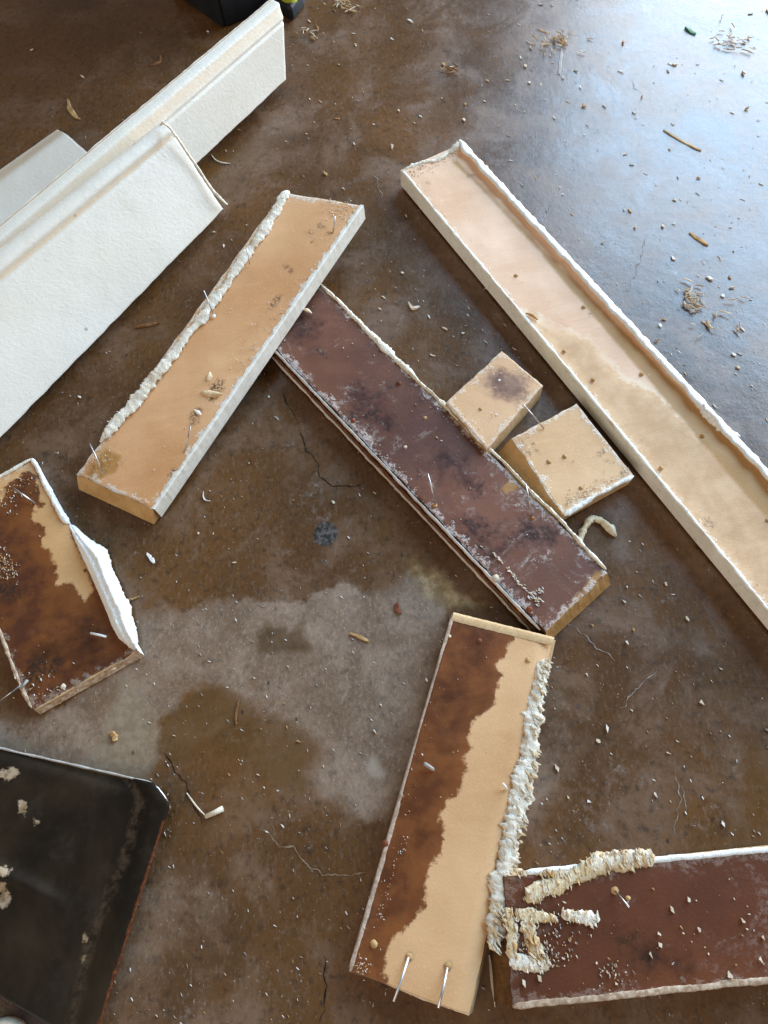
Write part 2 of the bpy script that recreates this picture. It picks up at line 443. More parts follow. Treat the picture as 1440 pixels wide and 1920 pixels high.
M['scratch'] = mat_raw('scratch_dust', (.24, .19, .16), (.36, .31, .28), 3, .8, .1)
M['vein'] = mat_raw('mineral_vein', (.18, .11, .06), (.30, .21, .14), 3, .8, .1)
ribbon('floor_crack', [[(560, 800), (575, 845), (596, 868), (600, 895), (622, 910), (655, 912), (690, 905)], [(305, 1400), (318, 1430), (348, 1470), (366, 1515), (382, 1552)],
       [(606, 1788), (612, 1850), (600, 1925)], [(528, 735), (540, 760), (560, 790)]], .00050, 'crack_dark', .0003, 1)
ribbon('mineral_vein', [[(478, 1550), (505, 1562), (522, 1588), (550, 1588), (570, 1615), (605, 1640), (655, 1642), (700, 1632)], [(494, 1548), (510, 1545), (520, 1572)]], .0007, 'vein', .0003, 2)
ribbon('floor_scratch', [[(1212, 440), (1200, 490), (1172, 560)], [(1010, 1110), (1060, 1160), (1120, 1215), (1160, 1240)], [(1160, 1330), (1205, 1280), (1235, 1255)], [(255, 1290), (275, 1310), (300, 1332)], [(360, 1160), (400, 1190)],
       [(1265, 1440), (1275, 1500), (1262, 1570)], [(1280, 1470), (1285, 1530)], [(700, 320), (720, 380)], [(1180, 150), (1205, 178)], [(470, 1140), (520, 1132)], [(240, 1045), (252, 1035), (270, 1040)]], .00048, 'scratch', .0003, 3, .002)

# ------------------------------------------------------------------ board builder
def board(name, parent, q, t, mats, nu=90, nv=26, prof=None, stain=None, dirt_shade=None, amber=None, inside_dark=True,
          ends=(0, 0), sides=(0, 0), rag=.0006, seed=0, tanfn=None, side_mats=(1, 1, 1, 1), round_=.0007, warp=0.0):
    """q: four top corners, far-left, far-right, near-right, near-left. u runs far -> near, v left -> right.
    ends / sides push the bottom edge outwards (a bevelled cut). side_mats: far, right, near, left"""
    A, B, C, D = [Vector(p) for p in q]
    nrm = (B - A).cross(D - A); nrm.normalize()
    if nrm.z < 0: nrm = -nrm
    L = ((D - A).length + (C - B).length) / 2; Wd = ((B - A).length + (C - D).length) / 2
    eu, ev = .0008 / L, .0008 / Wd
    us = [0, eu] + list(np.linspace(0, 1, nu)[1:-1]) + [1 - eu, 1]
    vs = [0, ev] + list(np.linspace(0, 1, nv)[1:-1]) + [1 - ev, 1]
    au = (D - A).normalized(); av = (B - A).normalized()
    verts = []; tan = []; edge = []
    for i, u in enumerate(us):
        for j, v in enumerate(vs):
            p = (A * (1 - v) + B * v) * (1 - u) + (D * (1 - v) + C * v) * u
            z = prof(u, v) if prof else 0.0
            if i in (0, len(us) - 1) or j in (0, len(vs) - 1): z -= round_
            s = Vector((u * L * 90 + seed * 13.1, v * Wd * 90, seed * 7.7))
            z += .00018 * fbm(s * .6, 2) + warp * math.sin(u * 9 + v * 3 + seed)
            if rag:
                if j in (0, len(vs) - 1): p = p + av * rag * fbm(s, 4)
                if i in (0, len(us) - 1): p = p + au * rag * fbm(s * 1.4, 4)
            verts.append(p + nrm * z)
            tan.append(tanfn(u, v) if tanfn else 0.0)
            edge.append(min(u * L, (1 - u) * L, v * Wd, (1 - v) * Wd))
    nU, nV = len(us), len(vs)
    faces = []; mi = []; sm = []
    ix = lambda i, j: i * nV + j
    for i in range(nU - 1):
        for j in range(nV - 1):
            faces.append((ix(i, j), ix(i + 1, j), ix(i + 1, j + 1), ix(i, j + 1))); mi.append(0); sm.append(True)
    ring = [ix(0, j) for j in range(nV)] + [ix(i, nV - 1) for i in range(1, nU)] + \
           [ix(nU - 1, j) for j in range(nV - 2, -1, -1)] + [ix(i, 0) for i in range(nU - 2, 0, -1)]
    sidx = [0] * (nV - 1) + [1] * (nU - 1) + [2] * (nV - 1) + [3] * (nU - 1)
    ntop = len(verts); bot = []
    levels = [.33, .66, 1.0]
    prev = ring
    for li, lv in enumerate(levels):
        cur = []
        for k in ring:
            i, j = divmod(k, nV); u, v = us[i], vs[j]
            p0 = (A * (1 - v) + B * v) * (1 - u) + (D * (1 - v) + C * v) * u
            base = p0 - nrm * t
            if i == 0: base = base - au * ends[0]
            if i == nU - 1: base = base + au * ends[1]
            if j == 0: base = base - av * sides[0]
            if j == nV - 1: base = base + av * sides[1]
            p = verts[k].lerp(base, lv)
            if rag and lv < 1:
                w = rag * .45 * fbm(Vector((p.x * 240, p.y * 240, seed + lv * 9)), 3)
                out = (au * ((i == nU - 1) - (i == 0)) + av * ((j == nV - 1) - (j == 0)))
                p = p + out * w
            cur.append(len(verts)); verts.append(p); tan.append(0); edge.append(0)
        m = len(ring)
        for a in range(m):
            b = (a + 1) % m
            faces.append((prev[a], prev[b], cur[b], cur[a])[::-1]); mi.append(side_mats[sidx[a]]); sm.append(False)
        prev = cur
    faces.append(tuple(prev)); mi.append(side_mats[0]); sm.append(False)
    xy = np.array([(v.x, v.y) for v in verts])
    zm = (A.z + C.z) / 2
    big = np.full(len(verts), 1.0)
    at = dict(edge=edge, tan=tan)
    at['stain'] = np.minimum.reduce([sdf(xy, px2(s, zm)) for s in stain]) if stain else big
    if stain and not inside_dark: at['stain'] = -at['stain']
    at['dirt_shade'] = np.minimum.reduce([sdf(xy, px2(s, zm)) for s in dirt_shade]) if dirt_shade else big
    at['amber'] = np.minimum.reduce([sdf(xy, px2(s, zm)) for s in amber]) if amber else big
    return mesh_obj(name, verts, faces, mats, parent, at, mi, sm)

def Q(pts, zs):
    if not isinstance(zs, (list, tuple)): zs = [zs] * 4
    return [P(x, y, z) for (x, y), z in zip(pts, zs)]

def blob(x, y, r, n=10, sq=1.0, ang=0.0):
    out = []
    for k in range(n):
        a = 6.283 * k / n
        dx, dy = r * math.cos(a), r * sq * math.sin(a)
        out.append((x + dx * math.cos(ang) - dy * math.sin(ang), y + dx * math.sin(ang) + dy * math.cos(ang)))
    return out

def bead(name, parent, path, mat, seed=0, ds=.0011, wn=.45, fine=.35, kind=None, ridge=0.0, ntheta=12, flat=1.0):
    """a squeezed, lumpy strip: path = [(point, half width, height)], lying along the points"""
    pts = []
    for (p0, w0, h0), (p1, w1, h1) in zip(path[:-1], path[1:]):
        n = max(2, int((p1 - p0).length / ds))
        for k in range(n):
            s = k / n
            pts.append((p0.lerp(p1, s), w0 + (w1 - w0) * s, h0 + (h1 - h0) * s))
    pts.append(path[-1])
    verts = []; faces = []
    N = len(pts); T = ntheta
    for i, (p, w, h) in enumerate(pts):
        a = pts[max(0, i - 2)][0]; b = pts[min(N - 1, i + 2)][0]
        d = (b - a); d.z = 0; d.normalize()
        side = Vector((d.y, -d.x, 0)); up = Vector((0, 0, 1))
        cap = min(1.0, (i + .35) / 3.0, (N - 1 - i + .35) / 3.0)
        q = Vector((i * ds * 95, seed * 9.3, 0))
        ws = w * (1 + wn * fbm(q, 4)) * cap ** .5
        hs = h * (1 + wn * fbm(q + Vector((0, 40, 0)), 4)) * cap ** .5
        rd = 1 + ridge * noise.noise(Vector((i * 1.05, seed, 3.3)))
        off = side * w * .35 * fbm(q * .7 + Vector((5, 0, 9)), 3)
        for k in range(T):
            th = 2 * math.pi * k / T
            cx, cy = math.cos(th), math.sin(th)
            f = 1 + fine * fbm(Vector((i * ds * 420, k * .9 + seed, cx * 2)), 3)
            y = cy * hs * f * rd if cy > 0 else cy * hs * .25 * flat
            verts.append(p + off + side * cx * ws * f * rd + up * (y + hs * .12))
    for i in range(N - 1):
        for k in range(T):
            k2 = (k + 1) % T
            faces.append((i * T + k, i * T + k2, (i + 1) * T + k2, (i + 1) * T + k))
    faces.append(tuple(range(T - 1, -1, -1))); faces.append(tuple((N - 1) * T + k for k in range(T)))
    o = mesh_obj(name, verts, faces, mat, parent, None, None, True)
    if kind: o['kind'] = kind
    return o

def tube(name, parent, pts, rad, mat, n=8, head=0.0, taper=1.0):
    verts = []; faces = []
    N = len(pts)
    for i, p in enumerate(pts):
        a = pts[max(0, i - 1)]; b = pts[min(N - 1, i + 1)]
        d = (b - a).normalized()
        s = d.cross(Vector((0, 0, 1)) if abs(d.z) < .9 else Vector((1, 0, 0))).normalized(); t = d.cross(s)
        r = rad * (1 + (taper - 1) * i / max(1, N - 1))
        for k in range(n):
            th = 2 * math.pi * k / n
            verts.append(p + s * math.cos(th) * r + t * math.sin(th) * r)
    for i in range(N - 1):
        for k in range(n):
            faces.append((i * n + k, i * n + (k + 1) % n, (i + 1) * n + (k + 1) % n, (i + 1) * n + k))
    faces.append(tuple(range(n - 1, -1, -1))); faces.append(tuple((N - 1) * n + k for k in range(n)))
    if head:
        d = (pts[0] - pts[1]).normalized()
        s = d.cross(Vector((0, 0, 1)) if abs(d.z) < .9 else Vector((1, 0, 0))).normalized(); t = d.cross(s)
        b0 = len(verts)
        for lv in (0.0, .0006):
            for k in range(n):
                th = 2 * math.pi * k / n
                verts.append(pts[0] + d * lv + (s * math.cos(th) + t * math.sin(th)) * head)
        for k in range(n):
            faces.append((b0 + k, b0 + (k + 1) % n, b0 + n + (k + 1) % n, b0 + n + k))
        faces.append(tuple(b0 + k for k in range(n - 1, -1, -1))); faces.append(tuple(b0 + n + k for k in range(n)))
    return mesh_obj(name, verts, faces, mat, parent, None, None, True)

def nail(parent, a, b, za, zb, mat='nail', r=.0005, head=0.0):
    return tube('nail', parent, [P(*a, za), P(*a, za).lerp(P(*b, zb), .5) + Vector((.0002, 0, .0002)), P(*b, zb)], r, M[mat], 8, head)

def nub(parent, x, y, z, r=.0013, h=.0022, mat='nailrust', name='nail_stub'):
    h *= .4; r *= .85
    """a snapped-off nail with a ring of torn fibres"""
    c = P(x, y, z); verts = []; faces = []; n = 9
    for lv, (rr, zz) in enumerate(((1.7, -.0002), (1.15, .35), (.8, 1.0), (.25, 1.1))):
        for k in range(n):
            a = 6.283 * k / n
            w = 1 + .35 * noise.noise(Vector((x + k * 1.7, y, lv * 2.2)))
            verts.append(c + Vector((math.cos(a) * r * rr * w, math.sin(a) * r * rr * w, (zz * h if zz > 0 else zz))))
    for lv in range(3):
        for k in range(n):
            faces.append((lv * n + k, lv * n + (k + 1) % n, (lv + 1) * n + (k + 1) % n, (lv + 1) * n + k))
    faces.append(tuple(3 * n + k for k in range(n)))
    return mesh_obj(name, verts, faces, M[mat], parent, None, None, True)

def sliver_geo(c, L, w, t, ang, seed, bend=0.0, lift=0.0, seg=4):
    """a small irregular splinter lying on the point c"""
    r = random.Random(seed); d = Vector((math.cos(ang), math.sin(ang), 0)); s = Vector((-d.y, d.x, 0))
    verts = []; faces = []
    for i in range(seg + 1):
        u = i / seg - .5
        prof = (1 - (abs(u) * 2) ** 3 * r.uniform(.4, .9))
        ww = w * .5 * prof * r.uniform(.75, 1.2); tt = t * r.uniform(.7, 1.15)
        ctr = c + d * u * L + s * bend * (u * u * 4 - .3) * L + Vector((0, 0, lift * (u + .5) * L))
        j = s * r.uniform(-.12, .12) * w
        verts += [ctr - s * ww + j, ctr + s * ww + j, ctr + s * ww * .7 + j + Vector((0, 0, tt)), ctr - s * ww * .75 + j + Vector((0, 0, tt * r.uniform(.7, 1.2)))]
    for i in range(seg):
        a, b = i * 4, i * 4 + 4
        for k in range(4):
            faces.append((a + k, b + k, b + (k + 1) % 4, a + (k + 1) % 4))
    faces.append((0, 1, 2, 3)); e = seg * 4; faces.append((e + 3, e + 2, e + 1, e))
    return verts, faces

def shard_geo(c, L, w, t, ang, seed):
    """a thin angular shard"""
    r = random.Random(seed); n = r.choice((3, 4, 4, 5)); d = Vector((math.cos(ang), math.sin(ang), 0)); s = Vector((-d.y, d.x, 0))
    tilt = r.uniform(-.25, .35); lo = []
    for k in range(n):
        a = 6.283 * (k + r.uniform(-.3, .3)) / n; f = r.uniform(.65, 1.1)
        x, y = math.cos(a) * L * .5 * f, math.sin(a) * w * .5 * f
        lo.append(c + d * x + s * y + Vector((0, 0, max(0, tilt * x + abs(tilt) * L * .5))))
    v = lo + [p + Vector((0, 0, t)) for p in lo]
    f = [tuple(range(n - 1, -1, -1)), tuple(range(n, 2 * n))] + [(k, (k + 1) % n, n + (k + 1) % n, n + k) for k in range(n)]
    return v, f

def flakes(parent, items, name='paint_flakes', mats=('chip_cream', 'chip_white', 'chip_tan'), seed=1):
    """loose crumbs that cling to a thing, joined: items = (point, length, width, thickness, angle)"""
    V, F, MI = [], [], []
    r = random.Random(seed)
    for k, (c, L, w, t, a) in enumerate(items):
        if name == 'paint_flakes': L *= r.uniform(.45, 1.0); w *= r.uniform(.5, 1.0)
        if name == 'paint_flakes' and r.random() < .25: continue
        v, f = shard_geo(c, L, w * 1.15, t * .6, a, seed * 1000 + k) if L < .0040 else sliver_geo(c, L, w, t, a, seed * 1000 + k, r.uniform(-.15, .15), r.uniform(0, .12), 3)
        b = len(V); V += v; F += [tuple(b + i for i in q) for q in f]
        m = r.randrange(len(mats)); MI += [m] * len(f)
    o = mesh_obj(name, V, F, [M[m] for m in mats], parent, None, MI, False)
    o['kind'] = 'stuff'
    return o

def frill(parent, path, n, seed, lo, hi, mats, ang, zmax=.003, spread=1.0, name='torn_frill'):
    """torn shreds along a strip of caulk"""
    r = random.Random(seed); it = []
    for _ in range(n):
        k = r.random() * (len(path) - 1.001); a = int(k)
        p = path[a][0].lerp(path[a + 1][0], k - a); w = path[a][1] + (path[a + 1][1] - path[a][1]) * (k - a)
        d = path[a + 1][0] - path[a][0]; d.z = 0; d.normalize(); sd = Vector((d.y, -d.x, 0))
        L = r.uniform(lo, hi)
        it.append((p + sd * w * spread * r.uniform(-1, 1) + Vector((0, 0, r.uniform(.0004, zmax))), L, L * r.uniform(.18, .4), L * r.uniform(.15, .3), ang + r.gauss(0, .3)))
    return flakes(parent, it, name, mats, seed)

STREAK = math.radians(-58)
def scatter_on(q, n, seed, zoff=.0004, lmin=.0008, lmax=.0022, edge=None):
    r = random.Random(seed); A, B, C, D = q; out = []
    for _ in range(int(n * .62)):
        u, v = r.random(), r.random()
        if edge is not None:
            if edge == 'right': v = 1 - abs(r.gauss(0, .12))
            elif edge == 'left': v = abs(r.gauss(0, .10))
            elif edge == 'near': u = 1 - abs(r.gauss(0, .08))
            u = min(max(u, .01), .99); v = min(max(v, .02), .98)
        p = (A * (1 - v) + B * v) * (1 - u) + (D * (1 - v) + C * v) * u
        L = lmin * .8 + (lmax - lmin) * r.random() ** 2.6 * 1.5
        out.append((p + Vector((0, 0, zoff)), L, L * r.uniform(.25, .6), L * r.uniform(.12, .3), STREAK + r.gauss(0, .5)))
    return out

def ang_of(q):
    d = q[3] - q[0]; return math.atan2(d.y, d.x)

# ------------------------------------------------------------------ white baseboards, upper left
def smooth(a, b, x):
    t = min(1, max(0, (x - a) / (b - a))); return t * t * (3 - 2 * t)

def white_boards():
    # long one behind, mitred far end, moulded edge to the upper left
    q = Q([(531, 0), (537, 149), (-150, 796), (-150, 572)], [.066, .012, .012, .066])
    e = empty('white_baseboard', (q[0] + q[1]) / 2 * .5 + (q[2] + q[3]) / 2 * .5 - Vector((0, 0, .02)),
              'long white baseboard with mitred end reaching up to the dark tool at the top edge', 'baseboard', 'white baseboards piled at the left')
    def prof(u, v):
        return -.0105 * (1 - smooth(.0, .05, v)) - .0045 * (1 - smooth(.06, .24, v)) - .0016 * math.exp(-((v - .25) / .02) ** 2)
    tn = lambda u, v: .95 * math.exp(-((v - .135) / .07) ** 2) + .25 * math.exp(-((v - .25) / .02) ** 2)
    b = board('board', e, q, .014, [M['white'], M['whiteside'], M['endgrain']], 120, 50, prof, tanfn=tn, side_mats=(2, 1, 1, 1), sides=(0, -.009), seed=1, rag=.0005)
    # short one at the far left, under the long one
    q = Q([(97, 226), (190, 308), (-150, 590), (-150, 398)], [.020, .016, .016, .020])
    e = empty('white_baseboard', (q[0] + q[1]) / 2 * .5 + (q[2] + q[3]) / 2 * .5 - Vector((0, 0, .016)),
              'short white baseboard tucked behind the longer ones at the left edge', 'baseboard', 'white baseboards piled at the left')
    prof = lambda u, v: -.0075 * (1 - smooth(.0, .34, v)) - .003 * (1 - smooth(0, .05, v))
    tn = lambda u, v: .95 * math.exp(-((v - .17) / .10) ** 2)
    board('board', e, q, .012, [M['white'], M['whiteside'], M['core_pale']], 70, 40, prof, tanfn=tn, side_mats=(1, 1, 1, 1), seed=2, rag=.0004)
    # front one with its bead
    q = Q([(308, 225), (419, 392), (-150, 976), (-150, 585)], [.072, .011, .011, .072])
    e = empty('white_baseboard', (q[0] + q[1]) / 2 * .5 + (q[2] + q[3]) / 2 * .5 - Vector((0, 0, .03)),
              'wide white baseboard lying in front with square cut end and peeling paint thread', 'baseboard', 'white baseboards piled at the left')
    def prof(u, v):
        g = .0042 * math.exp(-((v - .155) / .022) ** 2)
        bead_ = -.007 * max(0, 1 - v / .10) ** 2.0
        return bead_ - g
    tn = lambda u, v: .80 * math.exp(-((v - .158) / .024) ** 2) + .5 * math.exp(-((v - .0) / .03) ** 2)
    b = board('board', e, q, .014, [M['white'], M['whiteside'], M['core_pale']], 130, 70, prof, tanfn=tn, side_mats=(1, 1, 1, 1), sides=(0, -.010), seed=3, rag=.0005)
    nub(e, 345, 359, P(345, 359, .0275).z, .0009, .0004, 'nailrust', 'nail_hole')
    for (x, y, z) in ((105, 428, .036), (75, 505, .034), (68, 590, .031)):
        pass
    # thread of peeling paint at the cut end
    pts = [P(x, y, z) for x, y, z in ((309, 232, .073), (320, 242, .071), (335, 262, .063), (350, 285, .054), (366, 308, .045), (384, 335, .035), (402, 361, .026), (417, 377, .020), (427, 384, .016))]
    bead('paint_thread', e, [(p, .0011, .0016) for p in pts], M['film_warm'], 4, wn=.5)
    q2 = [(P(x, y, z), .0013, .0015) for x, y, z in ((300, 236, .073), (306, 230, .0735), (313, 236, .0725))]
    bead('paint_crumb', e, q2, M['film_warm'], 5)
white_boards()

# ------------------------------------------------------------------ A: tan casing with the caulk bead, lying across the dark one
def casing_tan():
    Z = [.044, .044, .0165, .0165]
    q = Q([(531, 360), (680, 385), (288, 955), (144, 889)], Z)
    zt = lambda y: .044 + (y - 372) / (922 - 372) * (.0165 - .044)
    e = empty('wood_casing', P(400, 650, 0), 'tan backed casing with lumpy white caulk ridge, lying across the dark brown board', 'casing', 'stripped casing pieces on the floor')
    mt = mat_board('tan_back_golden', (.56, .285, .122), (.72, .425, .225), grain=(0, 0, ang_of(q)), paint=.85, rough=.6, dustw=.16)
    dirt_shade = [blob(584, 454, 7), blob(400, 725, 26, sq=.5, ang=-1), blob(360, 775, 24, sq=.4, ang=-1), blob(315, 880, 14, sq=.5, ang=-1),
            blob(610, 445, 16, sq=.35, ang=.6), blob(545, 515, 12, sq=.4, ang=.5), blob(520, 570, 22, sq=.3, ang=2.4), blob(590, 470, 5)]
    amber = [[(185, 828), (218, 842), (205, 872), (165, 885), (140, 890), (150, 870)]]
    def prof(u, v): return -.0008 * smooth(.90, 1.0, u) * 0
    board('board', e, q, .0145, [mt, M['endgrain'], M['core_pale']], 150, 34, prof, dirt_shade=dirt_shade, amber=amber, side_mats=(1, 1, 1, 1), ends=(0, .0085), rag=.0009, seed=11)
    # white painted long edge, a film on the right-hand side
    A, B, C, D = q
    av = (B - A).normalized(); verts = []; faces = []; n = 130
    for i in range(n + 1):
        u = i / n; p = B.lerp(C, u)
        j = .0007 * fbm(Vector((u * 60, 2, 0)), 4)
        inn = .0022 + .0020 * fbm(Vector((u * 45, 8, 0)), 4)
        up = Vector((0, 0, 1))
        verts += [p - av * inn + up * .0003, p - av * .0002 + up * (.0006 + j * .3), p + av * (.0009 + j * .4) + up * .0001, p + av * (.0011 + j * .2) - up * .007, p + av * .0012 - up * .0144, p - av * .0004 - up * .0146]
    for i in range(n):
        for k in range(5):
            a = i * 6 + k; faces.append((a, a + 6, a + 7, a + 1))
    mesh_obj('painted_edge', verts, faces, M['whiteside'], e, smooth=False)
    # caulk ridge on the left
    path = []
    for x, y, w, h in ((541, 357, .0052, .003), (527, 374, .0046, .004), (515, 396, .0048, .0042), (492, 435, .0052, .0044), (465, 473, .0050, .0042),
                       (434, 517, .0048, .0042), (408, 553, .0046, .004), (385, 585, .0046, .004), (362, 615, .0048, .004), (330, 655, .0048, .0042),
                       (300, 695, .0058, .0046), (270, 733, .0062, .005), (245, 762, .0066, .0052), (216, 792, .0066, .0048), (200, 812, .0046, .004), (187, 828, .0022, .002)):
        path.append((P(x, y, zt(y)) + Vector((0, 0, -.0006)), w * .80, h * .36))
    frill(e, path, 36, 301, .0015, .0036, ('caulk', 'caulk', 'chip_cream'), STREAK + .15, .0014, 1.05)
    bead('caulk_ridge', e, path, M['caulk'], 21, ridge=.05, wn=.50, fine=.40)
    # scrap of caulk stuck in the middle, torn fibres
    z = zt(745)
    bead('caulk_scrap', e, [(P(378, 735, z), .002, .002), (P(393, 738, z), .0035, .003), (P(408, 742, z), .003, .003), (P(419, 740, z), .0015, .002)], M['caulk_old'], 22, wn=.6)
    bead('caulk_scrap', e, [(P(394, 698, z + .002), .0015, .002), (P(390, 716, z + .001), .002, .002)], M['caulk_old'], 23)
    bead('caulk_scrap', e, [(P(364, 768, z - .001), .0012, .001), (P(378, 780, z - .002), .0014, .0012)], M['caulk'], 24)
    # corner scrape of white paint at the far right
    r = random.Random(5); it = []
    for _ in range(95):
        x, y = 645 + r.gauss(0, 17), 397 + r.gauss(0, 12)
        it.append((P(x, y, zt(y) + .0004), r.uniform(.0008, .0034), r.uniform(.0004, .0010), .0005, STREAK + .3 + r.gauss(0, .5)))
    for _ in range(240):
        s = r.random(); s2 = abs(r.gauss(0, 20)) + 6
        x, y = 640 + (300 - 640) * s, 440 + (935 - 440) * s
        x -= s2 * .83; y -= s2 * .5
        if .30 < s < .62 or r.random() < .3: it.append((P(x, y, zt(y) + .0003), r.uniform(.0008, .0028), r.uniform(.0004, .0009), .0005, STREAK + r.gauss(0, .6)))
    it += scatter_on(q, 80, 8, .0004, .0005, .0014)
    flakes(e, it, 'paint_flakes', ('chip_cream', 'chip_white', 'chip_cream'), 31)
    r = random.Random(9); it = []
    for _ in range(130):
        x, y = 178 + r.gauss(0, 17), 858 + r.gauss(0, 13)
        if x + (y - 889) * .72 < 148: continue
        it.append((P(x, y, zt(y) + .0003), r.uniform(.0015, .004), r.uniform(.0003, .0007), .0006, STREAK + r.gauss(0, .35)))
    flakes(e, it, 'torn_fibres', ('chip_tan', 'endgrain', 'chip_cream'), 33)
    nail(e, (168, 832), (195, 890), zt(832) + .010, zt(890) + .0004)
    nail(e, (382, 545), (400, 590), zt(545) + .012, zt(590) + .0004)
    nub(e, 400, 592, zt(592), .0013, .002, 'chip_white')
    nail(e, (628, 405), (624, 437), zt(405) + .008, zt(437) + .0003, 'nail', .00046)
    nail(e, (357, 800), (345, 850), zt(800) + .010, zt(850) + .0003, 'nail', .00052)
    nail(e, (462, 465), (468, 496), zt(465) + .008, zt(496) + .0003, 'nail', .00046)
    nub(e, 584, 454, zt(454) - .0003, .0016, .0006, 'core_dark', 'nail_hole')
casing_tan()

# ------------------------------------------------------------------ C: dark brown board under it
def casing_dark():
    z = .0165
    q = Q([(563, 492), (1141, 1074), (1022, 1183), (478, 612)], z)
    q = [q[0], q[1], q[2], q[3]]
    # u must run along the length: far-left end is the hidden one
    q = [q[3], q[0], q[1], q[2]]
    e = empty('wood_casing', P(830, 860, 0), 'dark purplish brown scuffed board with its far end under the tan casing', 'casing', 'stripped casing pieces on the floor')
    mt = mat_board('dark_scuffed_back', (.078, .029, .020), (.185, .072, .040), (.040, .016, .013), (.085, .034, .024), grain=(0, 0, ang_of(q)), paint=.9,
                   paintcol=(.50, .42, .38), rough=.5, dustw=.75, wobble=.05, crisp=.012, gloss=.42)
    stain = [blob(560, 610, 40, sq=.6), blob(700, 770, 60, sq=.35, ang=.8), blob(860, 880, 50, sq=.4, ang=.7), blob(900, 1010, 55, sq=.4, ang=.8), blob(1000, 1000, 40, sq=.5), blob(820, 760, 35, sq=.4, ang=.6)]
    dirt_shade = [blob(660, 785, 16), blob(730, 728, 26, sq=.22, ang=-.6), blob(700, 745, 22, sq=.2, ang=-.5), blob(790, 905, 26, sq=.2, ang=1.2), blob(985, 950, 18, sq=.3, ang=1.2), blob(600, 660, 20, sq=.3, ang=.7), blob(930, 1000, 20, sq=.3)]  # streaks beside the nails are their shadows painted on, the rest is dirt
    amber = [[(1120, 1070), (1143, 1072), (1040, 1185), (1030, 1178)], blob(962, 912, 9), blob(950, 918, 6)]
    board('board', e, q, .0135, [mt, M['endgrain'], M['core_dark'], M['greyside']], 150, 34, None, stain=stain, dirt_shade=dirt_shade, amber=amber,
          side_mats=(2, 3, 1, 2), ends=(0, .006), sides=(.002, 0), rag=.0010, seed=15)
    # layered paint skins along the lower-left side
    A, B, C, D = q
    av = (B - A).normalized()
    for off, dz, m, sd in ((.0016, -.002, 'greyside', 1), (.0030, -.0075, 'nailrust', 2), (.0042, -.0115, 'greyside', 3)):
        path = []
        for i in range(41):
            u = .03 + .96 * i / 40
            p = A.lerp(D, u) - av * off + Vector((0, 0, dz))
            path.append((p, .0011, .0013))
        bead('paint_skin', e, path, M[m], 40 + sd, ds=.0025, wn=.5)
    # pale paint film along the upper-right edge
    path = []
    for x, y, w in ((600, 533, .0012), (640, 570, .0012), (690, 622, .002), (720, 652, .0026), (765, 694, .0022), (783, 715, .001), (810, 738, .001), (838, 765, .0016),
                    (860, 780, .0028), (880, 800, .0034), (905, 828, .0036), (914, 838, .0012), (950, 872, .0009), (1000, 927, .0009), (1045, 968, .001), (1090, 1020, .0013), (1136, 1068, .001)):
        path.append((P(x, y, z - .0002) , w, .0016))
    bead('paint_film', e, path, M['film_warm'], 51, wn=.55, fine=.5)
    bead('paint_film', e, [(P(836, 757, z + .001), .0012, .001), (P(868, 784, z + .002), .003, .0012), (P(895, 806, z + .001), .003, .0012), (P(912, 830, z), .0015, .001)], M['film'], 52, wn=.5)
    # white scratches
    frill(e, [(P(925, 1037, z), .0005, 0), (P(948, 1062, z), .0008, 0), (P(968, 1086, z), .0010, 0), (P(990, 1110, z), .0022, 0), (P(1006, 1128, z), .0035, 0), (P(1016, 1132, z), .002, 0)], 75, 353, .0012, .0036, ('chip_white', 'chip_cream'), STREAK + .1, .0006, 1.0, 'paint_smear')
    frill(e, [(P(995, 1116, z), .0022, 0), (P(1024, 1104, z), .0022, 0)], 26, 354, .0010, .0030, ('chip_white', 'chip_cream'), STREAK + .1, .0006, 1.0, 'paint_smear')
    r = random.Random(12); it = []
    for (cx, cy, sx, sy, n) in ((1080, 1062, 22, 18, 60), (1005, 1118, 14, 10, 40), (960, 915, 14, 8, 30), (860, 845, 16, 8, 40), (880, 935, 30, 18, 50), (590, 690, 30, 22, 40), (615, 735, 20, 18, 30), (870, 805, 30, 20, 50), (1040, 985, 26, 18, 40)):
        for _ in range(n):
            x, y = cx + r.gauss(0, sx), cy + r.gauss(0, sy)
            it.append((P(x, y, z + .0004), r.uniform(.0006, .0026), r.uniform(.0003, .0009), .0005, STREAK + r.gauss(0, .5)))
    it = [k for k in it if (k[0] - A).dot(av) > .002 and (k[0] - A).dot(av) < (B - A).length - .002 and (k[0] - A).dot((D - A).normalized()) < (D - A).length - .002]
    it += scatter_on(q, 230, 18, .0004, .0005, .002) + scatter_on(q, 170, 19, .0004, .0005, .0022, 'left') + scatter_on(q, 120, 20, .0004, .0005, .0022, 'right')
    flakes(e, it, 'paint_flakes', ('chip_cream', 'chip_grey', 'chip_white', 'chip_tan'), 35)
    nail(e, (802, 888), (817, 948), z + .014, z + .0003, 'nail', .00052)
    nail(e, (985, 905), (998, 968), z + .012, z + .0003, 'nail', .00046)
    nub(e, 662, 789, z, .0016, .004, 'chip_red'); nub(e, 748, 719, z, .0015, .004, 'nailrust'); nub(e, 998, 972, z, .0014, .003, 'chip_brown')
    nub(e, 815, 948, z, .0016, .0025, 'chip_tan'); nub(e, 993, 1142, z, .0018, .003, 'chip_red'); nub(e, 930, 1083, z, .0018, .002, 'chip_cream', 'paint_crumb')
    nub(e, 797, 783, z, .0011, .002, 'chip_tan', 'paint_crumb'); nub(e, 760, 838, z, .0011, .002, 'chip_cream', 'paint_crumb')
    # crumb of caulk at the crossing
    bead('caulk_crumb', e, [(P(567, 580, z + .004), .001, .001), (P(576, 582, z + .004), .0016, .0015), (P(585, 588, z + .002), .001, .001)], M['caulk_old'], 55)
casing_dark()

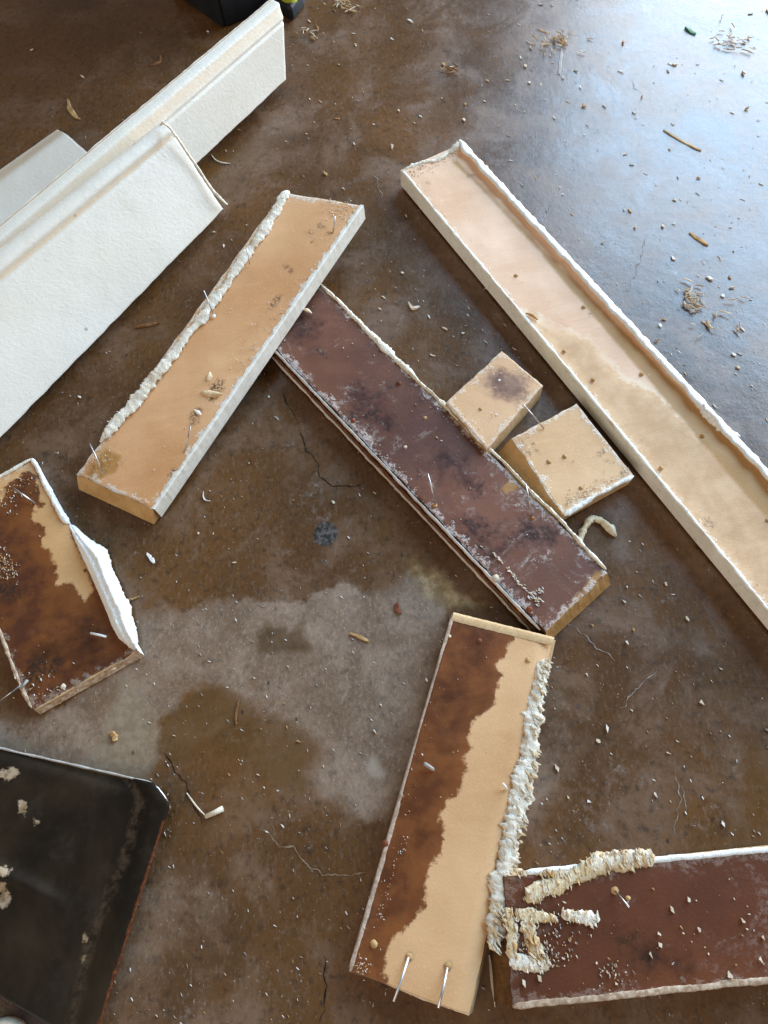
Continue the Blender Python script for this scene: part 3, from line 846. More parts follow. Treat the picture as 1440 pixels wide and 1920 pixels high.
# ------------------------------------------------------------------ B: long casing, right
def casing_long():
    z = .019
    q = Q([(751, 319), (866, 268), (1700, 1166), (1700, 1457)], z)
    e = empty('wood_casing', P(1100, 700, 0), 'long pale casing with raised white paint lip running off the right edge', 'casing', 'stripped casing pieces on the floor')
    mt = mat_board('pale_tan_back', (.70, .435, .275), (.82, .585, .425), grain=(0, 0, ang_of(q)), paint=.55, paintcol=(.80, .72, .62), rough=.55,
                   stain_lo=(.56, .345, .185), stain_hi=(.66, .44, .26), wobble=.016, crisp=.004, blotch=.9, tide=(.84, .68, .52))
    stain = [[(975, 580), (1030, 610), (1100, 630), (1160, 700), (1240, 740), (1300, 800), (1400, 880), (1500, 960), (1700, 1200), (1700, 1457), (1200, 860)]]
    dirt_shade = [blob(880, 330, 9, sq=.5), blob(800, 345, 8, sq=.4), blob(1330, 980, 14, sq=.4, ang=.8), blob(1110, 590, 5)]
    amber = [[(856, 300), (1700, 1166), (1640, 1190), (1400, 930), (1250, 752), (1000, 460), (900, 350), (848, 305)]]  # shadow of the raised lip, tinted into the board
    d = lambda x: (268 - 268) + 0
    # the lip's shadow, painted as a tea-coloured line just inside it
    inn = lambda x, k: (x - k * .74, 268 + (x - 866) * 1.0769 + k * .68)
    def prof(u, v): return .0010 * smooth(.8, .97, v) + .0012 * math.sin(u * 7.5 + 1) * (1 - v) * .5
    board('board', e, q, .0165, [mt, M['core_pale'], M['whiteside']], 190, 34, prof, stain=stain, dirt_shade=dirt_shade, amber=amber, side_mats=(1, 2, 1, 2), rag=.0006, seed=17)
    A, B, C, D = q
    av = (B - A).normalized(); au = (C - B).normalized(); up = Vector((0, 0, 1))
    # raised paint lip at the right: standing film with a wavy top
    L = (C - B).length; n = 330; verts = []; faces = []
    for i in range(n + 1):
        u = i / n; s = u * L
        p = B + au * s
        if i < 6: p = p
        w1 = fbm(Vector((s * 60, 1, 0)), 4); w2 = fbm(Vector((s * 160, 5, 0)), 3); w3 = fbm(Vector((s * 45, 9, 0)), 4)
        grow = smooth(0, .012, s)
        inn_ = (.0068 + .0020 * w1) * (.6 + .4 * grow); hh = (.0046 + .0012 * w3 + .0006 * w2)
        verts += [p - av * (inn_ * .90) + up * (hh * .50), p - av * inn_ + up * (hh * .92), p - av * (inn_ * .62) + up * (hh * 1.08 + .0004 * w2), p - av * (inn_ * .25 + .0004 * w2) + up * (hh * .80),
                  p + av * (.0012 + .0010 * w2 + .0007 * w1) + up * hh * .25, p + av * (.0014 + .0009 * w2) - up * .006, p + av * .0008 - up * .0165, p - av * (inn_ * .7) + up * .0003]
    for i in range(n):
        for k in range(8):
            a = i * 8 + k; b = i * 8 + (k + 1) % 8
            faces.append((a, a + 8, b + 8, b))
    faces.append(tuple(range(8))); faces.append(tuple(n * 8 + k for k in range(7, -1, -1)))
    mesh_obj('paint_lip', verts, faces, M['film'], e)
    # thin lip along the left edge
    path = [(A.lerp(D, i / 60) + av * .0006 - up * .0002, .0013, .0011) for i in range(61)]
    bead('paint_edge', e, path, M['whiteside'], 61, ds=.002, wn=.6)
    # torn paint on the far end
    path = [(P(x, y, z), w, h) for x, y, w, h in ((757, 318, .0015, .001), (775, 312, .0022, .0012), (800, 303, .0018, .001), (822, 300, .0022, .0015), (840, 289, .0026, .002), (856, 279, .003, .003), (866, 272, .003, .004))]
    bead('torn_paint', e, path, M['film_warm'], 62, wn=.6, fine=.5)
    r = random.Random(17); it = []
    for _ in range(120):
        s = r.random(); x, y = 765 + s * 90, 322 - s * 40 + abs(r.gauss(0, 9))
        it.append((P(x, y, z + .0004), r.uniform(.0008, .0028), r.uniform(.0004, .0009), .0006, STREAK + r.gauss(0, .5)))
    it += scatter_on(q, 260, 27, .0012, .0005, .0016) + scatter_on(q, 200, 28, .0012, .0006, .002, 'left')
    flakes(e, it, 'paint_flakes', ('chip_cream', 'chip_tan', 'chip_white'), 37)
    for x, y in ((968, 516), (1095, 575), (1058, 658), (1203, 701), (1318, 816), (1240, 877), (1112, 712), (1440, 975)):
        nub(e, x, y, z + .0006, .0012, .0020, 'chip_tan')
    bead('caulk_crumb', e, [(P(985, 587, z + .001), .0015, .001), (P(998, 590, z + .001), .002, .0014), (P(1008, 600, z + .001), .0012, .001)], M['chip_tan'], 64)
    # twist of paint at the outer side
    bead('paint_curl', e, [(P(1306, 752, z), .003, .003), (P(1325, 775, z), .004, .004), (P(1350, 805, z), .0035, .003), (P(1372, 826, z - .004), .002, .002)], M['film'], 65, wn=.6, fine=.6)
    bead('paint_curl', e, [(P(1362, 808, .010), .0015, .002), (P(1376, 817, .010), .0025, .003), (P(1388, 819, .010), .0012, .002)], M['chip_white'], 66, wn=.6)
casing_long()

# ------------------------------------------------------------------ F and G: offcuts
def offcuts():
    z = .022
    q = Q([(941, 657), (1019, 722), (912, 842), (836, 754)], z)
    e = empty('wood_offcut', P(930, 750, 0), 'small tan offcut with a dark round stain, wedged against the dark brown board', 'offcut', 'short wood offcuts between the boards')
    mt = mat_board('offcut_back_stained', (.60, .36, .19), (.70, .46, .275), (.15, .075, .055), (.30, .18, .12), grain=(0, 0, ang_of(q)), paint=.5, wobble=.02, crisp=.007)
    board('board', e, q, .0215, [mt, M['core_pale'], M['endgrain']], 40, 30, None, stain=[blob(948, 722, 44, sq=.62, ang=.3)], dirt_shade=[blob(995, 702, 12, sq=.4, ang=.7)],
          side_mats=(1, 1, 2, 1), rag=.0008, seed=71, round_=.0012)
    r = random.Random(3)
    flakes(e, scatter_on(q, 70, 3, .0005, .0006, .002) + [(P(925 + r.gauss(0, 5), 777 + r.gauss(0, 6), z + .0005), .0025, .0008, .0006, .9) for _ in range(8)], 'paint_flakes', ('chip_cream', 'chip_white'), 39)
    nub(e, 901, 767, z, .0013, .002, 'chip_tan'); nub(e, 936, 713, z, .0009, .001, 'chip_white', 'paint_crumb')
    z = .0165
    q = Q([(960, 821), (1082, 756), (1189, 892), (1055, 966)], z)
    e = empty('wood_offcut', P(1070, 860, 0), 'small square tan offcut with a mitred end and a thin nail, beside the long casing', 'offcut', 'short wood offcuts between the boards')
    mt = mat_board('offcut_back_clean', (.60, .37, .19), (.72, .485, .285), grain=(0, 0, ang_of(q) + .9), paint=.7, paintcol=(.80, .74, .66))
    board('board', e, q, .0145, [mt, M['core_pale'], M['endgrain'], M['whiteside']], 46, 40, None, dirt_shade=[blob(1125, 850, 10, sq=.3, ang=-.5), blob(985, 840, 26, sq=.12, ang=.95), blob(1000, 835, 22, sq=.1, ang=.95), blob(1142, 865, 9, sq=.4)],
          side_mats=(3, 1, 1, 2), sides=(.0115, 0), rag=.0007, seed=72)
    path = [(P(x, y, z - .0004), w, .0016) for x, y, w in ((1058, 966, .0012), (1085, 950, .002), (1105, 938, .002), (1112, 934, .0008), (1150, 913, .001), (1172, 901, .0024), (1188, 892, .0018))]
    bead('paint_film', e, path, M['film'], 73, wn=.6, fine=.5)
    r = random.Random(4); it = []
    for _ in range(120):
        s = r.random(); x, y = 1062 + s * 118, 950 - s * 62 - abs(r.gauss(0, 10))
        it.append((P(x, y, z + .0004), r.uniform(.0008, .0028), r.uniform(.0004, .001), .0007, STREAK + r.gauss(0, .5)))
    flakes(e, it + scatter_on(q, 60, 41, .0004, .0006, .0016), 'paint_flakes', ('chip_white', 'chip_cream', 'chip_tan'), 43)
    nail(e, (981, 758), (1020, 804), z + .016, z + .0004, 'nail', .00046)
    for x, y in ((1029, 866), (1059, 856), (1090, 915)): nub(e, x, y, z, .0016, .0024, 'chip_tan')
offcuts()

# ------------------------------------------------------------------ D: half-stained casing, bottom centre
def casing_stained():
    z = .0175
    q = Q([(850, 1150), (1039, 1197), (880, 1908), (655, 1822)], z)
    e = empty('wood_casing', P(850, 1520, 0), 'casing half stained dark brown with a jagged tide line and two bright nails', 'casing', 'stripped casing pieces on the floor')
    mt = mat_board('half_stained_back', (.58, .335, .160), (.68, .425, .225), (.098, .029, .009), (.190, .064, .018), grain=(0, 0, ang_of(q)), paint=.0, wobble=.009, rough=.52, wear=.12, gloss=.4)
    tide = [(963, 1195), (953, 1206), (945, 1228), (930, 1245), (938, 1258), (945, 1266), (934, 1278), (932, 1291), (930, 1306), (928, 1320), (915, 1330), (901, 1337), (886, 1353), (880, 1372), (874, 1387), (882, 1399), (873, 1412),
            (872, 1424), (874, 1437), (872, 1455), (867, 1474), (850, 1490), (834, 1503), (825, 1524), (829, 1548), (832, 1570), (828, 1603), (814, 1620), (805, 1632), (797, 1662), (795, 1695), (772, 1724), (747, 1745), (735, 1762), (730, 1778), (722, 1800), (720, 1822), (732, 1850)]
    stain = [tide + [(600, 1850), (630, 1800), (840, 1120), (990, 1150)]]
    dirt_shade = [blob(720, 1640, 12, sq=.4, ang=1.9), blob(690, 1720, 10, sq=.4, ang=1.8)]
    def prof(u, v): return -.0030 * smooth(.80, 1.0, v) ** 2 + .0006 * math.sin(u * 5)
    board('board', e, q, .0155, [mt, M['core_pale'], M['greyside']], 150, 36, prof, stain=stain, dirt_shade=dirt_shade, side_mats=(1, 1, 1, 2), ends=(.003, 0), sides=(.0016, .003), rag=.0007, seed=81)
    A, B, C, D = q; up = Vector((0, 0, 1)); av = (B - A).normalized()
    # bare bevel along the far end, pale lip on the left
    au = (D - A).normalized()
    nb = 40; verts = []; faces = []
    for i in range(nb + 1):
        v = i / nb; p = A.lerp(B, v); j = .0004 * fbm(Vector((v * 30, 3, 1)), 3)
        verts += [p + au * (.0052 + j) + up * .0003, p + au * .0012 + up * (.0012 + j), p - au * (.0006 - j) + up * .0004, p - au * (.0022 + j) - up * .006, p - au * .0022 - up * .015]
    for i in range(nb):
        for k in range(4):
            a = i * 5 + k; faces.append((a, a + 1, a + 6, a + 5))
    mesh_obj('bare_edge', verts, faces, M['core_pale'], e)
    path = [(A.lerp(D, i / 50) + av * .0004 - up * .0002, .0013, .0005) for i in range(51)]
    bead('paint_edge', e, path, M['edge_pink'], 82, ds=.0014, wn=.25, fine=.2)
    # caulk along the right edge: broad, frilled outside
    path = []
    for x, y, w in ((1022, 1236, .004), (1014, 1262, .0045), (1008, 1300, .0052), (1000, 1340, .006), (994, 1385, .0066), (990, 1425, .0068), (978, 1470, .0072), (968, 1515, .0076), (960, 1560, .0078),
                    (950, 1605, .0076), (942, 1650, .0072), (935, 1690, .0064), (928, 1725, .0052), (924, 1755, .0046), (920, 1780, .0028)):
        path.append((P(x, y, z - .0012), w * .82, .0024))
    bead('caulk_ridge', e, path, M['caulk'], 84, ridge=.12, wn=.45, fine=.6, ntheta=16)
    r = random.Random(6); it = []
    # torn frill teeth on the outer edge of the caulk
    for i in range(150):
        s = r.random(); k = s * (len(path) - 1); a = int(k); p = path[a][0].lerp(path[min(a + 1, len(path) - 1)][0], k - a); w = path[a][1]
        it.append((p + av * w * r.uniform(-.1, 1.0) + up * r.uniform(.0006, .0030), r.uniform(.003, .0070), r.uniform(.0008, .0018), r.uniform(.0006, .0012), STREAK + .1 + r.gauss(0, .25)))
    flakes(e, it, 'caulk_frill', ('caulk', 'caulk', 'caulk_old'), 46)
    path = [(P(x, y, z - .002), w, .0026) for x, y, w in ((929, 1715, .002), (936, 1735, .003), (938, 1752, .0025), (930, 1768, .0015))]
    bead('caulk_crumb', e, path, M['chip_white'], 86, wn=.6, fine=.6)
    it = scatter_on(q, 180, 47, .0005, .0005, .0015) + scatter_on(q, 70, 48, .0005, .0005, .002, 'left')
    for _ in range(45):
        x, y = 680 + r.gauss(0, 7), 1810 + r.gauss(0, 10)
        it.append((P(x, y, z + .0005), r.uniform(.0008, .0022), .0007, .0006, r.uniform(0, 3)))
    for _ in range(60):
        s = r.random(); x, y = 700 + s * 55, 1740 - s * 170 + r.gauss(0, 8)
        it.append((P(x + abs(r.gauss(0, 6)), y, z + .0005), r.uniform(.0008, .002), .0006, .0006, STREAK + r.gauss(0, .5)))
    flakes(e, it, 'paint_flakes', ('chip_cream', 'chip_white', 'chip_tan'), 49)
    nail(e, (766, 1795), (738, 1878), z + .0006, z + .006, 'nail_skylit', .00075); nail(e, (839, 1814), (822, 1890), z + .0006, z + .006, 'nail_skylit', .00075)
    nub(e, 767, 1794, z, .0016, .002, 'chip_tan'); nub(e, 840, 1812, z, .0018, .002, 'chip_tan')
    nail(e, (796, 1432), (812, 1443), z + .006, z + .002, 'chip_grey', .0012); nub(e, 812, 1445, z, .0014, .002, 'chip_red')
    nail(e, (943, 1470), (950, 1480), z + .006, z + .001, 'chip_white', .0008); nub(e, 899, 1202, z, .0016, .003, 'chip_red'); nub(e, 990, 1238, z, .0018, .0026, 'chip_tan')
    nub(e, 723, 1582, z, .0017, .0020, 'chip_red'); nub(e, 701, 1770, z, .0016, .002, 'chip_tan'); nub(e, 843, 1193, z, .001, .002, 'chip_cream', 'paint_crumb')
casing_stained()

# ------------------------------------------------------------------ E: dark board with caulk scraps, bottom right
def casing_scraped():
    z = .021
    q = Q([(946, 1645), (1700, 1566), (1700, 1815), (961, 1890)], z)
    q = [q[3], q[0], q[1], q[2]]            # the visible cut end first
    e = empty('wood_casing', P(1200, 1740, 0), 'dark red brown board with lumps of torn caulk, in the bottom right corner', 'casing', 'stripped casing pieces on the floor')
    mt = mat_board('red_brown_back', (.092, .026, .010), (.155, .048, .017), (.045, .016, .009), (.10, .034, .015), grain=(0, 0, ang_of(q)), paint=.5, paintcol=(.30, .20, .15), dustw=.22, wobble=.03, crisp=.008, rough=.5, gloss=.4)
    stain = [blob(1190, 1780, 70, sq=.4, ang=.5), blob(1010, 1720, 26), blob(1260, 1810, 40, sq=.4)]
    dirt_shade = [blob(1180, 1765, 26, sq=.5), blob(1210, 1800, 30, sq=.4), blob(975, 1745, 18, sq=1.6), blob(1020, 1790, 16)]
    board('board', e, q, .018, [mt, M['core_dark'], M['whiteside'], M['core_pale']], 150, 36, None, stain=stain, dirt_shade=dirt_shade, side_mats=(1, 3, 1, 2), ends=(.0085, 0), sides=(0, .001), rag=.0007, seed=91)
    A, B, C, D = q; up = Vector((0, 0, 1)); av = (B - A).normalized()
    path = [(P(985 + i * 7.2, 1636 - i * 7.2 * .096, z - .0004), .0017, .0010) for i in range(80)]
    bead('paint_edge', e, path, M['film'], 92, ds=.002, wn=.10, fine=.10)
    path = [(A.lerp(D, i / 60) + av * .0008 - up * .0002, .0018, .0004) for i in range(61)]
    bead('bare_edge', e, path, M['edge_worn'], 93, ds=.0012, wn=.22, fine=.25)
    def lump(pts, m, sd, rg=.10):
        frill(e, [(P(x, y, z), w, h) for x, y, w, h in pts], int(sum((P(*pts[i][:2]) - P(*pts[i + 1][:2])).length for i in range(len(pts) - 1)) * 1300), 300 + sd, .0018, .0048, (m, m, 'fibre_gold', 'chip_cream'), math.radians(-80), .0013, .9)
        bead('caulk_scrap', e, [(P(x, y, z + .0002), w * .88, h * .24) for x, y, w, h in pts], M[m], sd, ridge=rg, wn=.42, fine=.5)
    lump([(988, 1692, .003, .003), (1002, 1675, .0055, .005), (1030, 1664, .0055, .005), (1065, 1650, .0045, .005), (1100, 1630, .0052, .005), (1135, 1618, .0058, .005), (1170, 1614, .0058, .0048), (1205, 1611, .0052, .0045), (1229, 1609, .0036, .0035)], 'caulk_old', 94)
    lump([(1100, 1622, .004, .0055), (1140, 1612, .0042, .0062), (1180, 1608, .004, .006), (1222, 1604, .0035, .0055)], 'caulk', 95)
    lump([(952, 1702, .003, .003), (957, 1730, .004, .0034), (960, 1762, .0028, .003), (962, 1800, .004, .0034)], 'caulk_old', 96)
    lump([(955, 1803, .004, .004), (985, 1806, .005, .0045), (1012, 1805, .005, .0045), (1033, 1808, .003, .003)], 'caulk', 97)
    lump([(965, 1712, .003, .003), (990, 1716, .0045, .0032), (1020, 1720, .0036, .003), (1045, 1722, .0026, .0025)], 'caulk_old', 98)
    lump([(1052, 1714, .0030, .003), (1080, 1718, .0036, .0035), (1110, 1722, .0036, .0035), (1125, 1724, .002, .0025)], 'caulk', 99)
    lump([(985, 1722, .0038, .003), (992, 1745, .0048, .0036), (1000, 1770, .0045, .0034), (1010, 1796, .0045, .004)], 'caulk_old', 100)
    lump([(962, 1630, .0016, .002), (975, 1637, .0028, .003), (983, 1640, .002, .002)], 'caulk_old', 101)
    lump([(1000, 1638, .0012, .0012), (1040, 1637, .0018, .0014), (1080, 1634, .0012, .0012)], 'caulk_old', 102)
    r = random.Random(8); it = []
    for (cx, cy, sx, sy, n) in ((1000, 1755, 26, 30, 110), (1045, 1790, 24, 14, 60), (1060, 1760, 22, 16, 30), (1150, 1830, 26, 16, 60)):
        for _ in range(n):
            x, y = cx + r.gauss(0, sx), cy + r.gauss(0, sy)
            if x > 953 and 1660 < y < 1868: it.append((P(x, y, z + .0005), r.uniform(.001, .0035), r.uniform(.0005, .0013), .0008, math.radians(-78) + r.gauss(0, .3)))
    it += scatter_on(q, 330, 51, .0005, .0006, .0024)
    flakes(e, it, 'paint_flakes', ('chip_cream', 'chip_tan', 'chip_cream', 'chip_grey'), 53)
    for k, (x, y, s) in enumerate(((1260, 1705, 2.6), (1290, 1686, 3.0), (1310, 1742, 2.4), (1238, 1772, 2.6), (1220, 1790, 2.4), (1235, 1750, 2.0), (1430, 1757, 2.4), (1427, 1800, 2.6), (982, 1842, 2.8), (1012, 1835, 2.8), (1368, 1828, 3.4), (1392, 1726, 2.4))):
        v, f = shard_geo(P(x, y, z + .0004), s * .0016, s * .0009, .0008, math.radians(-70), 600 + k)
        mesh_obj('paint_crumb', v, f, M['chip_cream'], e, None, None, False)
    nail(e, (1153, 1670), (1180, 1702), z + .001, z + .010, 'nail', .00052); nub(e, 1153, 1670, z, .0018, .003, 'chip_tan')
    nub(e, 1178, 1684, z, .0012, .002, 'chip_tan', 'paint_crumb')
casing_scraped()

# ------------------------------------------------------------------ H: broken stained piece with paint flap, left
def casing_broken():
    z = .009
    q = Q([(62, 862), (260, 1219), (62, 1330), (-120, 955)], z)
    q = [q[3], q[0], q[1], q[2]]
    q = [q[0], q[1], q[2], q[3]]
    e = empty('wood_casing', P(90, 1090, 0), 'broken dark stained casing piece with a rolled flap of white paint, at the left edge', 'casing', 'stripped casing pieces on the floor')
    mt = mat_board('blotched_stained_back', (.55, .31, .13), (.63, .385, .18), (.080, .025, .012), (.175, .058, .015), grain=(0, 0, ang_of(q)), paint=.25, wobble=.008, rough=.5, wear=.15, gloss=.45)
    tanp = [(56, 868), (90, 925), (128, 990), (157, 1052), (173, 1108), (160, 1127), (150, 1116), (142, 1098), (128, 1092), (105, 1096), (103, 1090), (110, 1080), (103, 1074), (106, 1060), (98, 1052), (101, 1038), (92, 1028), (80, 1022), (77, 1010), (83, 1002),
            (82, 990), (70, 982), (60, 974), (60, 965), (72, 962), (64, 955), (66, 948), (80, 952), (83, 945), (74, 938), (75, 920), (66, 906), (68, 892), (55, 882), (42, 884), (38, 892), (22, 900), (10, 912), (8, 930), (0, 945), (-60, 980), (-120, 955), (-60, 920)]
    dirt_shade = [blob(80, 1250, 34, sq=.6, ang=.4), blob(60, 1270, 24, sq=.6), blob(20, 1110, 28, sq=.7), blob(105, 1240, 14), blob(20, 930, 10)]
    board('board', e, q, .0075, [mt, M['core_pale'], M['edge_worn'], M['film']], 110, 70, None, stain=[tanp], inside_dark=False, dirt_shade=dirt_shade, side_mats=(1, 3, 2, 1), ends=(0, .003), rag=.0010, seed=111)
    A, B, C, D = q; up = Vector((0, 0, 1))
    # pale paint edge from the top corner down to the flap, and left broken edge
    path = [(P(x, y, z), w, h) for x, y, w, h in ((60, 860, .0014, .0016), (72, 880, .0017, .0018), (88, 912, .0018, .002), (104, 945, .002, .002), (118, 968, .0024, .0024), (128, 982, .002, .002))]
    bead('paint_edge', e, path, M['film'], 112, wn=.45)
    path = [(P(x, y, z), w, h) for x, y, w, h in ((-10, 899, .0014, .001), (20, 884, .0016, .0012), (45, 869, .0014, .0012), (60, 861, .0012, .0012))]
    bead('paint_edge', e, path, M['film_warm'], 113, wn=.4)
    path = [(P(x, y, z), w, h) for x, y, w, h in ((-6, 1170, .0016, .0014), (10, 1212, .0024, .0018), (28, 1260, .0020, .0016), (45, 1300, .0022, .0016), (60, 1328, .0012, .0012))]
    bead('torn_fibres', e, [(p, w * .5, h * .3) for p, w, h in path], M['edge_worn'], 114, wn=.6, fine=.6)
    path = [(P(x, y, z - .002), .0009, .0012) for x, y in ((66, 1331), (110, 1306), (150, 1282), (200, 1254), (256, 1222))]
    bead('bare_edge', e, path, M['core_pale'], 115, wn=.4)
    # rolled flap of paint: inner edge stands on the board's edge, outer frilled edge curls over the floor
    inner = [(127, 982), (142, 1018), (156, 1050), (170, 1080), (181, 1105), (192, 1130), (201, 1152), (209, 1174), (222, 1197), (240, 1212), (251, 1220)]
    outer = [(140, 985), (167, 1010), (192, 1024), (203, 1034), (209, 1062), (223, 1092), (232, 1114), (247, 1138), (246, 1152), (256, 1180), (259, 1202), (257, 1217)]
    def samp(pl, s):
        k = s * (len(pl) - 1); a = min(int(k), len(pl) - 2); f = k - a
        return (pl[a][0] * (1 - f) + pl[a + 1][0] * f, pl[a][1] * (1 - f) + pl[a + 1][1] * f)
    nu, nv = 110, 16; verts = []; faces = []
    for i in range(nu + 1):
        s = i / nu
        a = samp(inner, s); b = samp(outer, s)
        k = min(1, s * 6, (1 - s) * 10)
        fr = fbm(Vector((s * 38, 3, 0)), 4)
        for j in range(nv + 1):
            t = j / nv
            tt = t * (1 + .10 * fr * t)
            zz = z - .0006 + (.0115 * math.sin(math.pi * min(1, t * 1.02)) ** .7) * k - .006 * t * t * k - .0024 * k * math.exp(-((t - .36 - .05 * fr) / .12) ** 2)
            x = a[0] + (b[0] - a[0]) * tt; y = a[1] + (b[1] - a[1]) * tt
            verts.append(P(x, y, max(zz, .004)) + Vector((0, 0, .0005 * fbm(Vector((s * 60, t * 5, 2)), 3))))
    off = len(verts)
    verts += [v - Vector((0, 0, .0007)) for v in verts]
    r_ = nv + 1
    for i in range(nu):
        for j in range(nv):
            a = i * r_ + j
            faces.append((a, a + r_, a + r_ + 1, a + 1)); faces.append((off + a, off + a + 1, off + a + r_ + 1, off + a + r_))
    for i in range(nu):
        for j in (0, nv):
            a = i * r_ + j; faces.append((a, a + r_, off + a + r_, off + a))
    mesh_obj('paint_flap', verts, faces, M['film'], e)
    path = [(P(x, y, z + zz), w, .0014) for x, y, zz, w in ((216, 1158, .006, .0008), (222, 1175, .006, .0012), (230, 1192, .005, .0016), (240, 1206, .003, .0014), (252, 1217, .001, .0010))]
    bead('torn_fibres', e, path, M['film_warm'], 116, wn=.6, fine=.6)
    r = random.Random(10); it = []
    for (cx, cy, sx, sy, n, m) in ((16, 930, 12, 18, 60, 0), (8, 1055, 10, 14, 90, 0), (20, 1075, 14, 10, 50, 0), (85, 1285, 34, 18, 60, 0), (50, 905, 14, 10, 30, 0)):
        for _ in range(n):
            x, y = cx + r.gauss(0, sx), cy + r.gauss(0, sy)
            it.append((P(x, y, z + .0004), r.uniform(.0008, .0034), r.uniform(.0004, .001), .0008, STREAK + r.gauss(0, .5)))
    au = (D - A).normalized()
    it += scatter_on(q, 130, 55, .0004, .0005, .0018)
    flakes(e, it, 'paint_flakes', ('chip_cream', 'chip_tan', 'endgrain', 'chip_white'), 57)
    nail(e, (25, 915), (66, 944), z + .008, z + .0008, 'nail', .0006)
    nail(e, (170, 1187), (199, 1194), z + .002, z + .004, 'chip_white', .0008)
    nail(e, (-6, 1318), (38, 1286), z - .004, z + .001, 'nail', .0006)
    nail(e, (52, 1275), (40, 1290), z + .001, z + .001, 'chip_grey', .0010)
    nub(e, 160, 1070, z, .0012, .001, 'core_dark', 'nail_hole')
    nub(e, 119, 1287, z, .0016, .002, 'chip_cream', 'paint_crumb'); nub(e, 212, 1250, z - .004, .0016, .002, 'chip_cream', 'paint_crumb')
casing_broken()

# ------------------------------------------------------------------ shovel blade, shoe tip, tool at the top
def shovel():
    e = empty('shovel', P(120, 1650, 0), 'dark dusty metal shovel blade with a rusty edge in the bottom left corner', 'shovel')
    # blade outline: u from the front (top) edge to the back, v from the left out of frame to the rusty right edge
    top = [(-330, 1330), (0, 1403), (150, 1437), (284, 1467), (318, 1508)]
    nu, nv = 90, 110; verts = []; faces = []; rim = []; rust = []
    for i in range(nu + 1):
        u = i / nu
        for j in range(nv + 1):
            v = j / nv
            yl = 1332 + u * 640
            # right edge runs from (300,1478) round the corner then down to (186,1925)
            xr = 286 + 32 * min(1, u / .06) - (318 - 172) * max(0, (u - .06) / .94)
            yr = 1467 + 41 * min(1, u / .06) + (1968 - 1508) * max(0, (u - .06) / .94)
            xl = -330; yl = 1330 + u * 346
            x = xl + (xr - xl) * v; y = yl + (yr - yl) * v
            d = (xr - x) / 1386 * .45
            z = .0075 + .011 * (1 - v) ** 2
            z += .0050 * smooth(.022, .004, d)                    # turned-up side
            ry = 1640 + (x + 0) * .46; z += .0045 * math.exp(-((y - ry) / 22) ** 2) * smooth(150, 60, x)  # pressed rib
            z -= .003 * smooth(.06, 0, u)
            verts.append(P(x, y, z)); rim.append(d - .0175 + .002 * math.sin(u * 8)); rust.append(d if u > .12 else .01)
    off = len(verts); verts += [v - Vector((0, 0, .0016)) for v in verts]; rim += rim; rust += rust
    w = nv + 1
    for i in range(nu):
        for j in range(nv):
            a = i * w + j
            faces.append((a, a + w, a + w + 1, a + 1)); faces.append((off + a, off + a + 1, off + a + w + 1, off + a + w))
    for i in range(nu):
        for j in (0, nv):
            a = i * w + j; faces.append((a, a + w, off + a + w, off + a))
    for j in range(nv):
        for i in (0, nu):
            a = i * w + j; faces.append((a, a + 1, off + a + 1, off + a))
    xy = np.array([(v.x, v.y) for v in verts])
    scab = np.minimum.reduce([sdf(xy, px2(s, .012)) for s in (blob(22, 1447, 17, sq=.45, ang=-.25), blob(0, 1452, 14, sq=.6), blob(38, 1512, 6, sq=2), blob(64, 1538, 5, sq=.6), blob(2, 1635, 14, sq=.7), blob(-4, 1665, 13), blob(0, 1690, 12, sq=.8), blob(156, 1762, 4, sq=2), blob(150, 1800, 3, sq=1.5))])
    mesh_obj('blade', verts, faces, M['shovel'], e, dict(rim=rim, rust=rust, scab=scab))
    # bright worn front edge
    path = [(P(x, y, .0065), .0007, .0009) for x, y in ((-60, 1390), (0, 1403), (80, 1421), (150, 1437), (230, 1455), (284, 1467))]
    bead('worn_edge', e, path, M['chip_grey'], 120, ds=.002, wn=.4, fine=.2)
    path = [(P(x, y, .0075), .0007, .0010) for x, y in ((284, 1467), (297, 1479), (309, 1494), (317, 1508), (320, 1518))]
    bead('worn_edge', e, path, M['nail'], 121, ds=.002, wn=.3, fine=.2)
shovel()

def shoe():
    e = empty('shoe', P(20, 1925, 0), 'tip of a white and grey shoe poking in at the bottom left corner', 'shoe')
    def dome(name, cx, cy, rx, ry, z0, hz, m, ang, lo=0.0):
        verts = []; faces = []; nt, nf = 28, 10
        for i in range(nf + 1):
            f = i / nf * math.pi / 2
            for k in range(nt):
                a = 6.283 * k / nt
                dx, dy = rx * math.cos(a) * math.cos(f), ry * math.sin(a) * math.cos(f)
                x = cx + dx * math.cos(ang) - dy * math.sin(ang); y = cy + dx * math.sin(ang) + dy * math.cos(ang)
                verts.append(P(x, y, 0).lerp(P(x, y, z0 + hz), 0) + Vector((0, 0, z0 + hz * math.sin(f))))
        for i in range(nf):
            for k in range(nt):
                faces.append((i * nt + k, i * nt + (k + 1) % nt, (i + 1) * nt + (k + 1) % nt, (i + 1) * nt + k))
        faces.append(tuple(range(nt - 1, -1, -1)))
        return mesh_obj(name, verts, faces, M[m], e)
    dome('sole', -6, 2010, 66, 110, .0, .02, 'shoe_tan', .35)
    dome('upper', -4, 2008, 58, 98, .018, .022, 'shoe_grey', .35)
    dome('toe_cap', 40, 1990, 40, 72, .014, .024, 'shoe_white', -.75)
shoe()

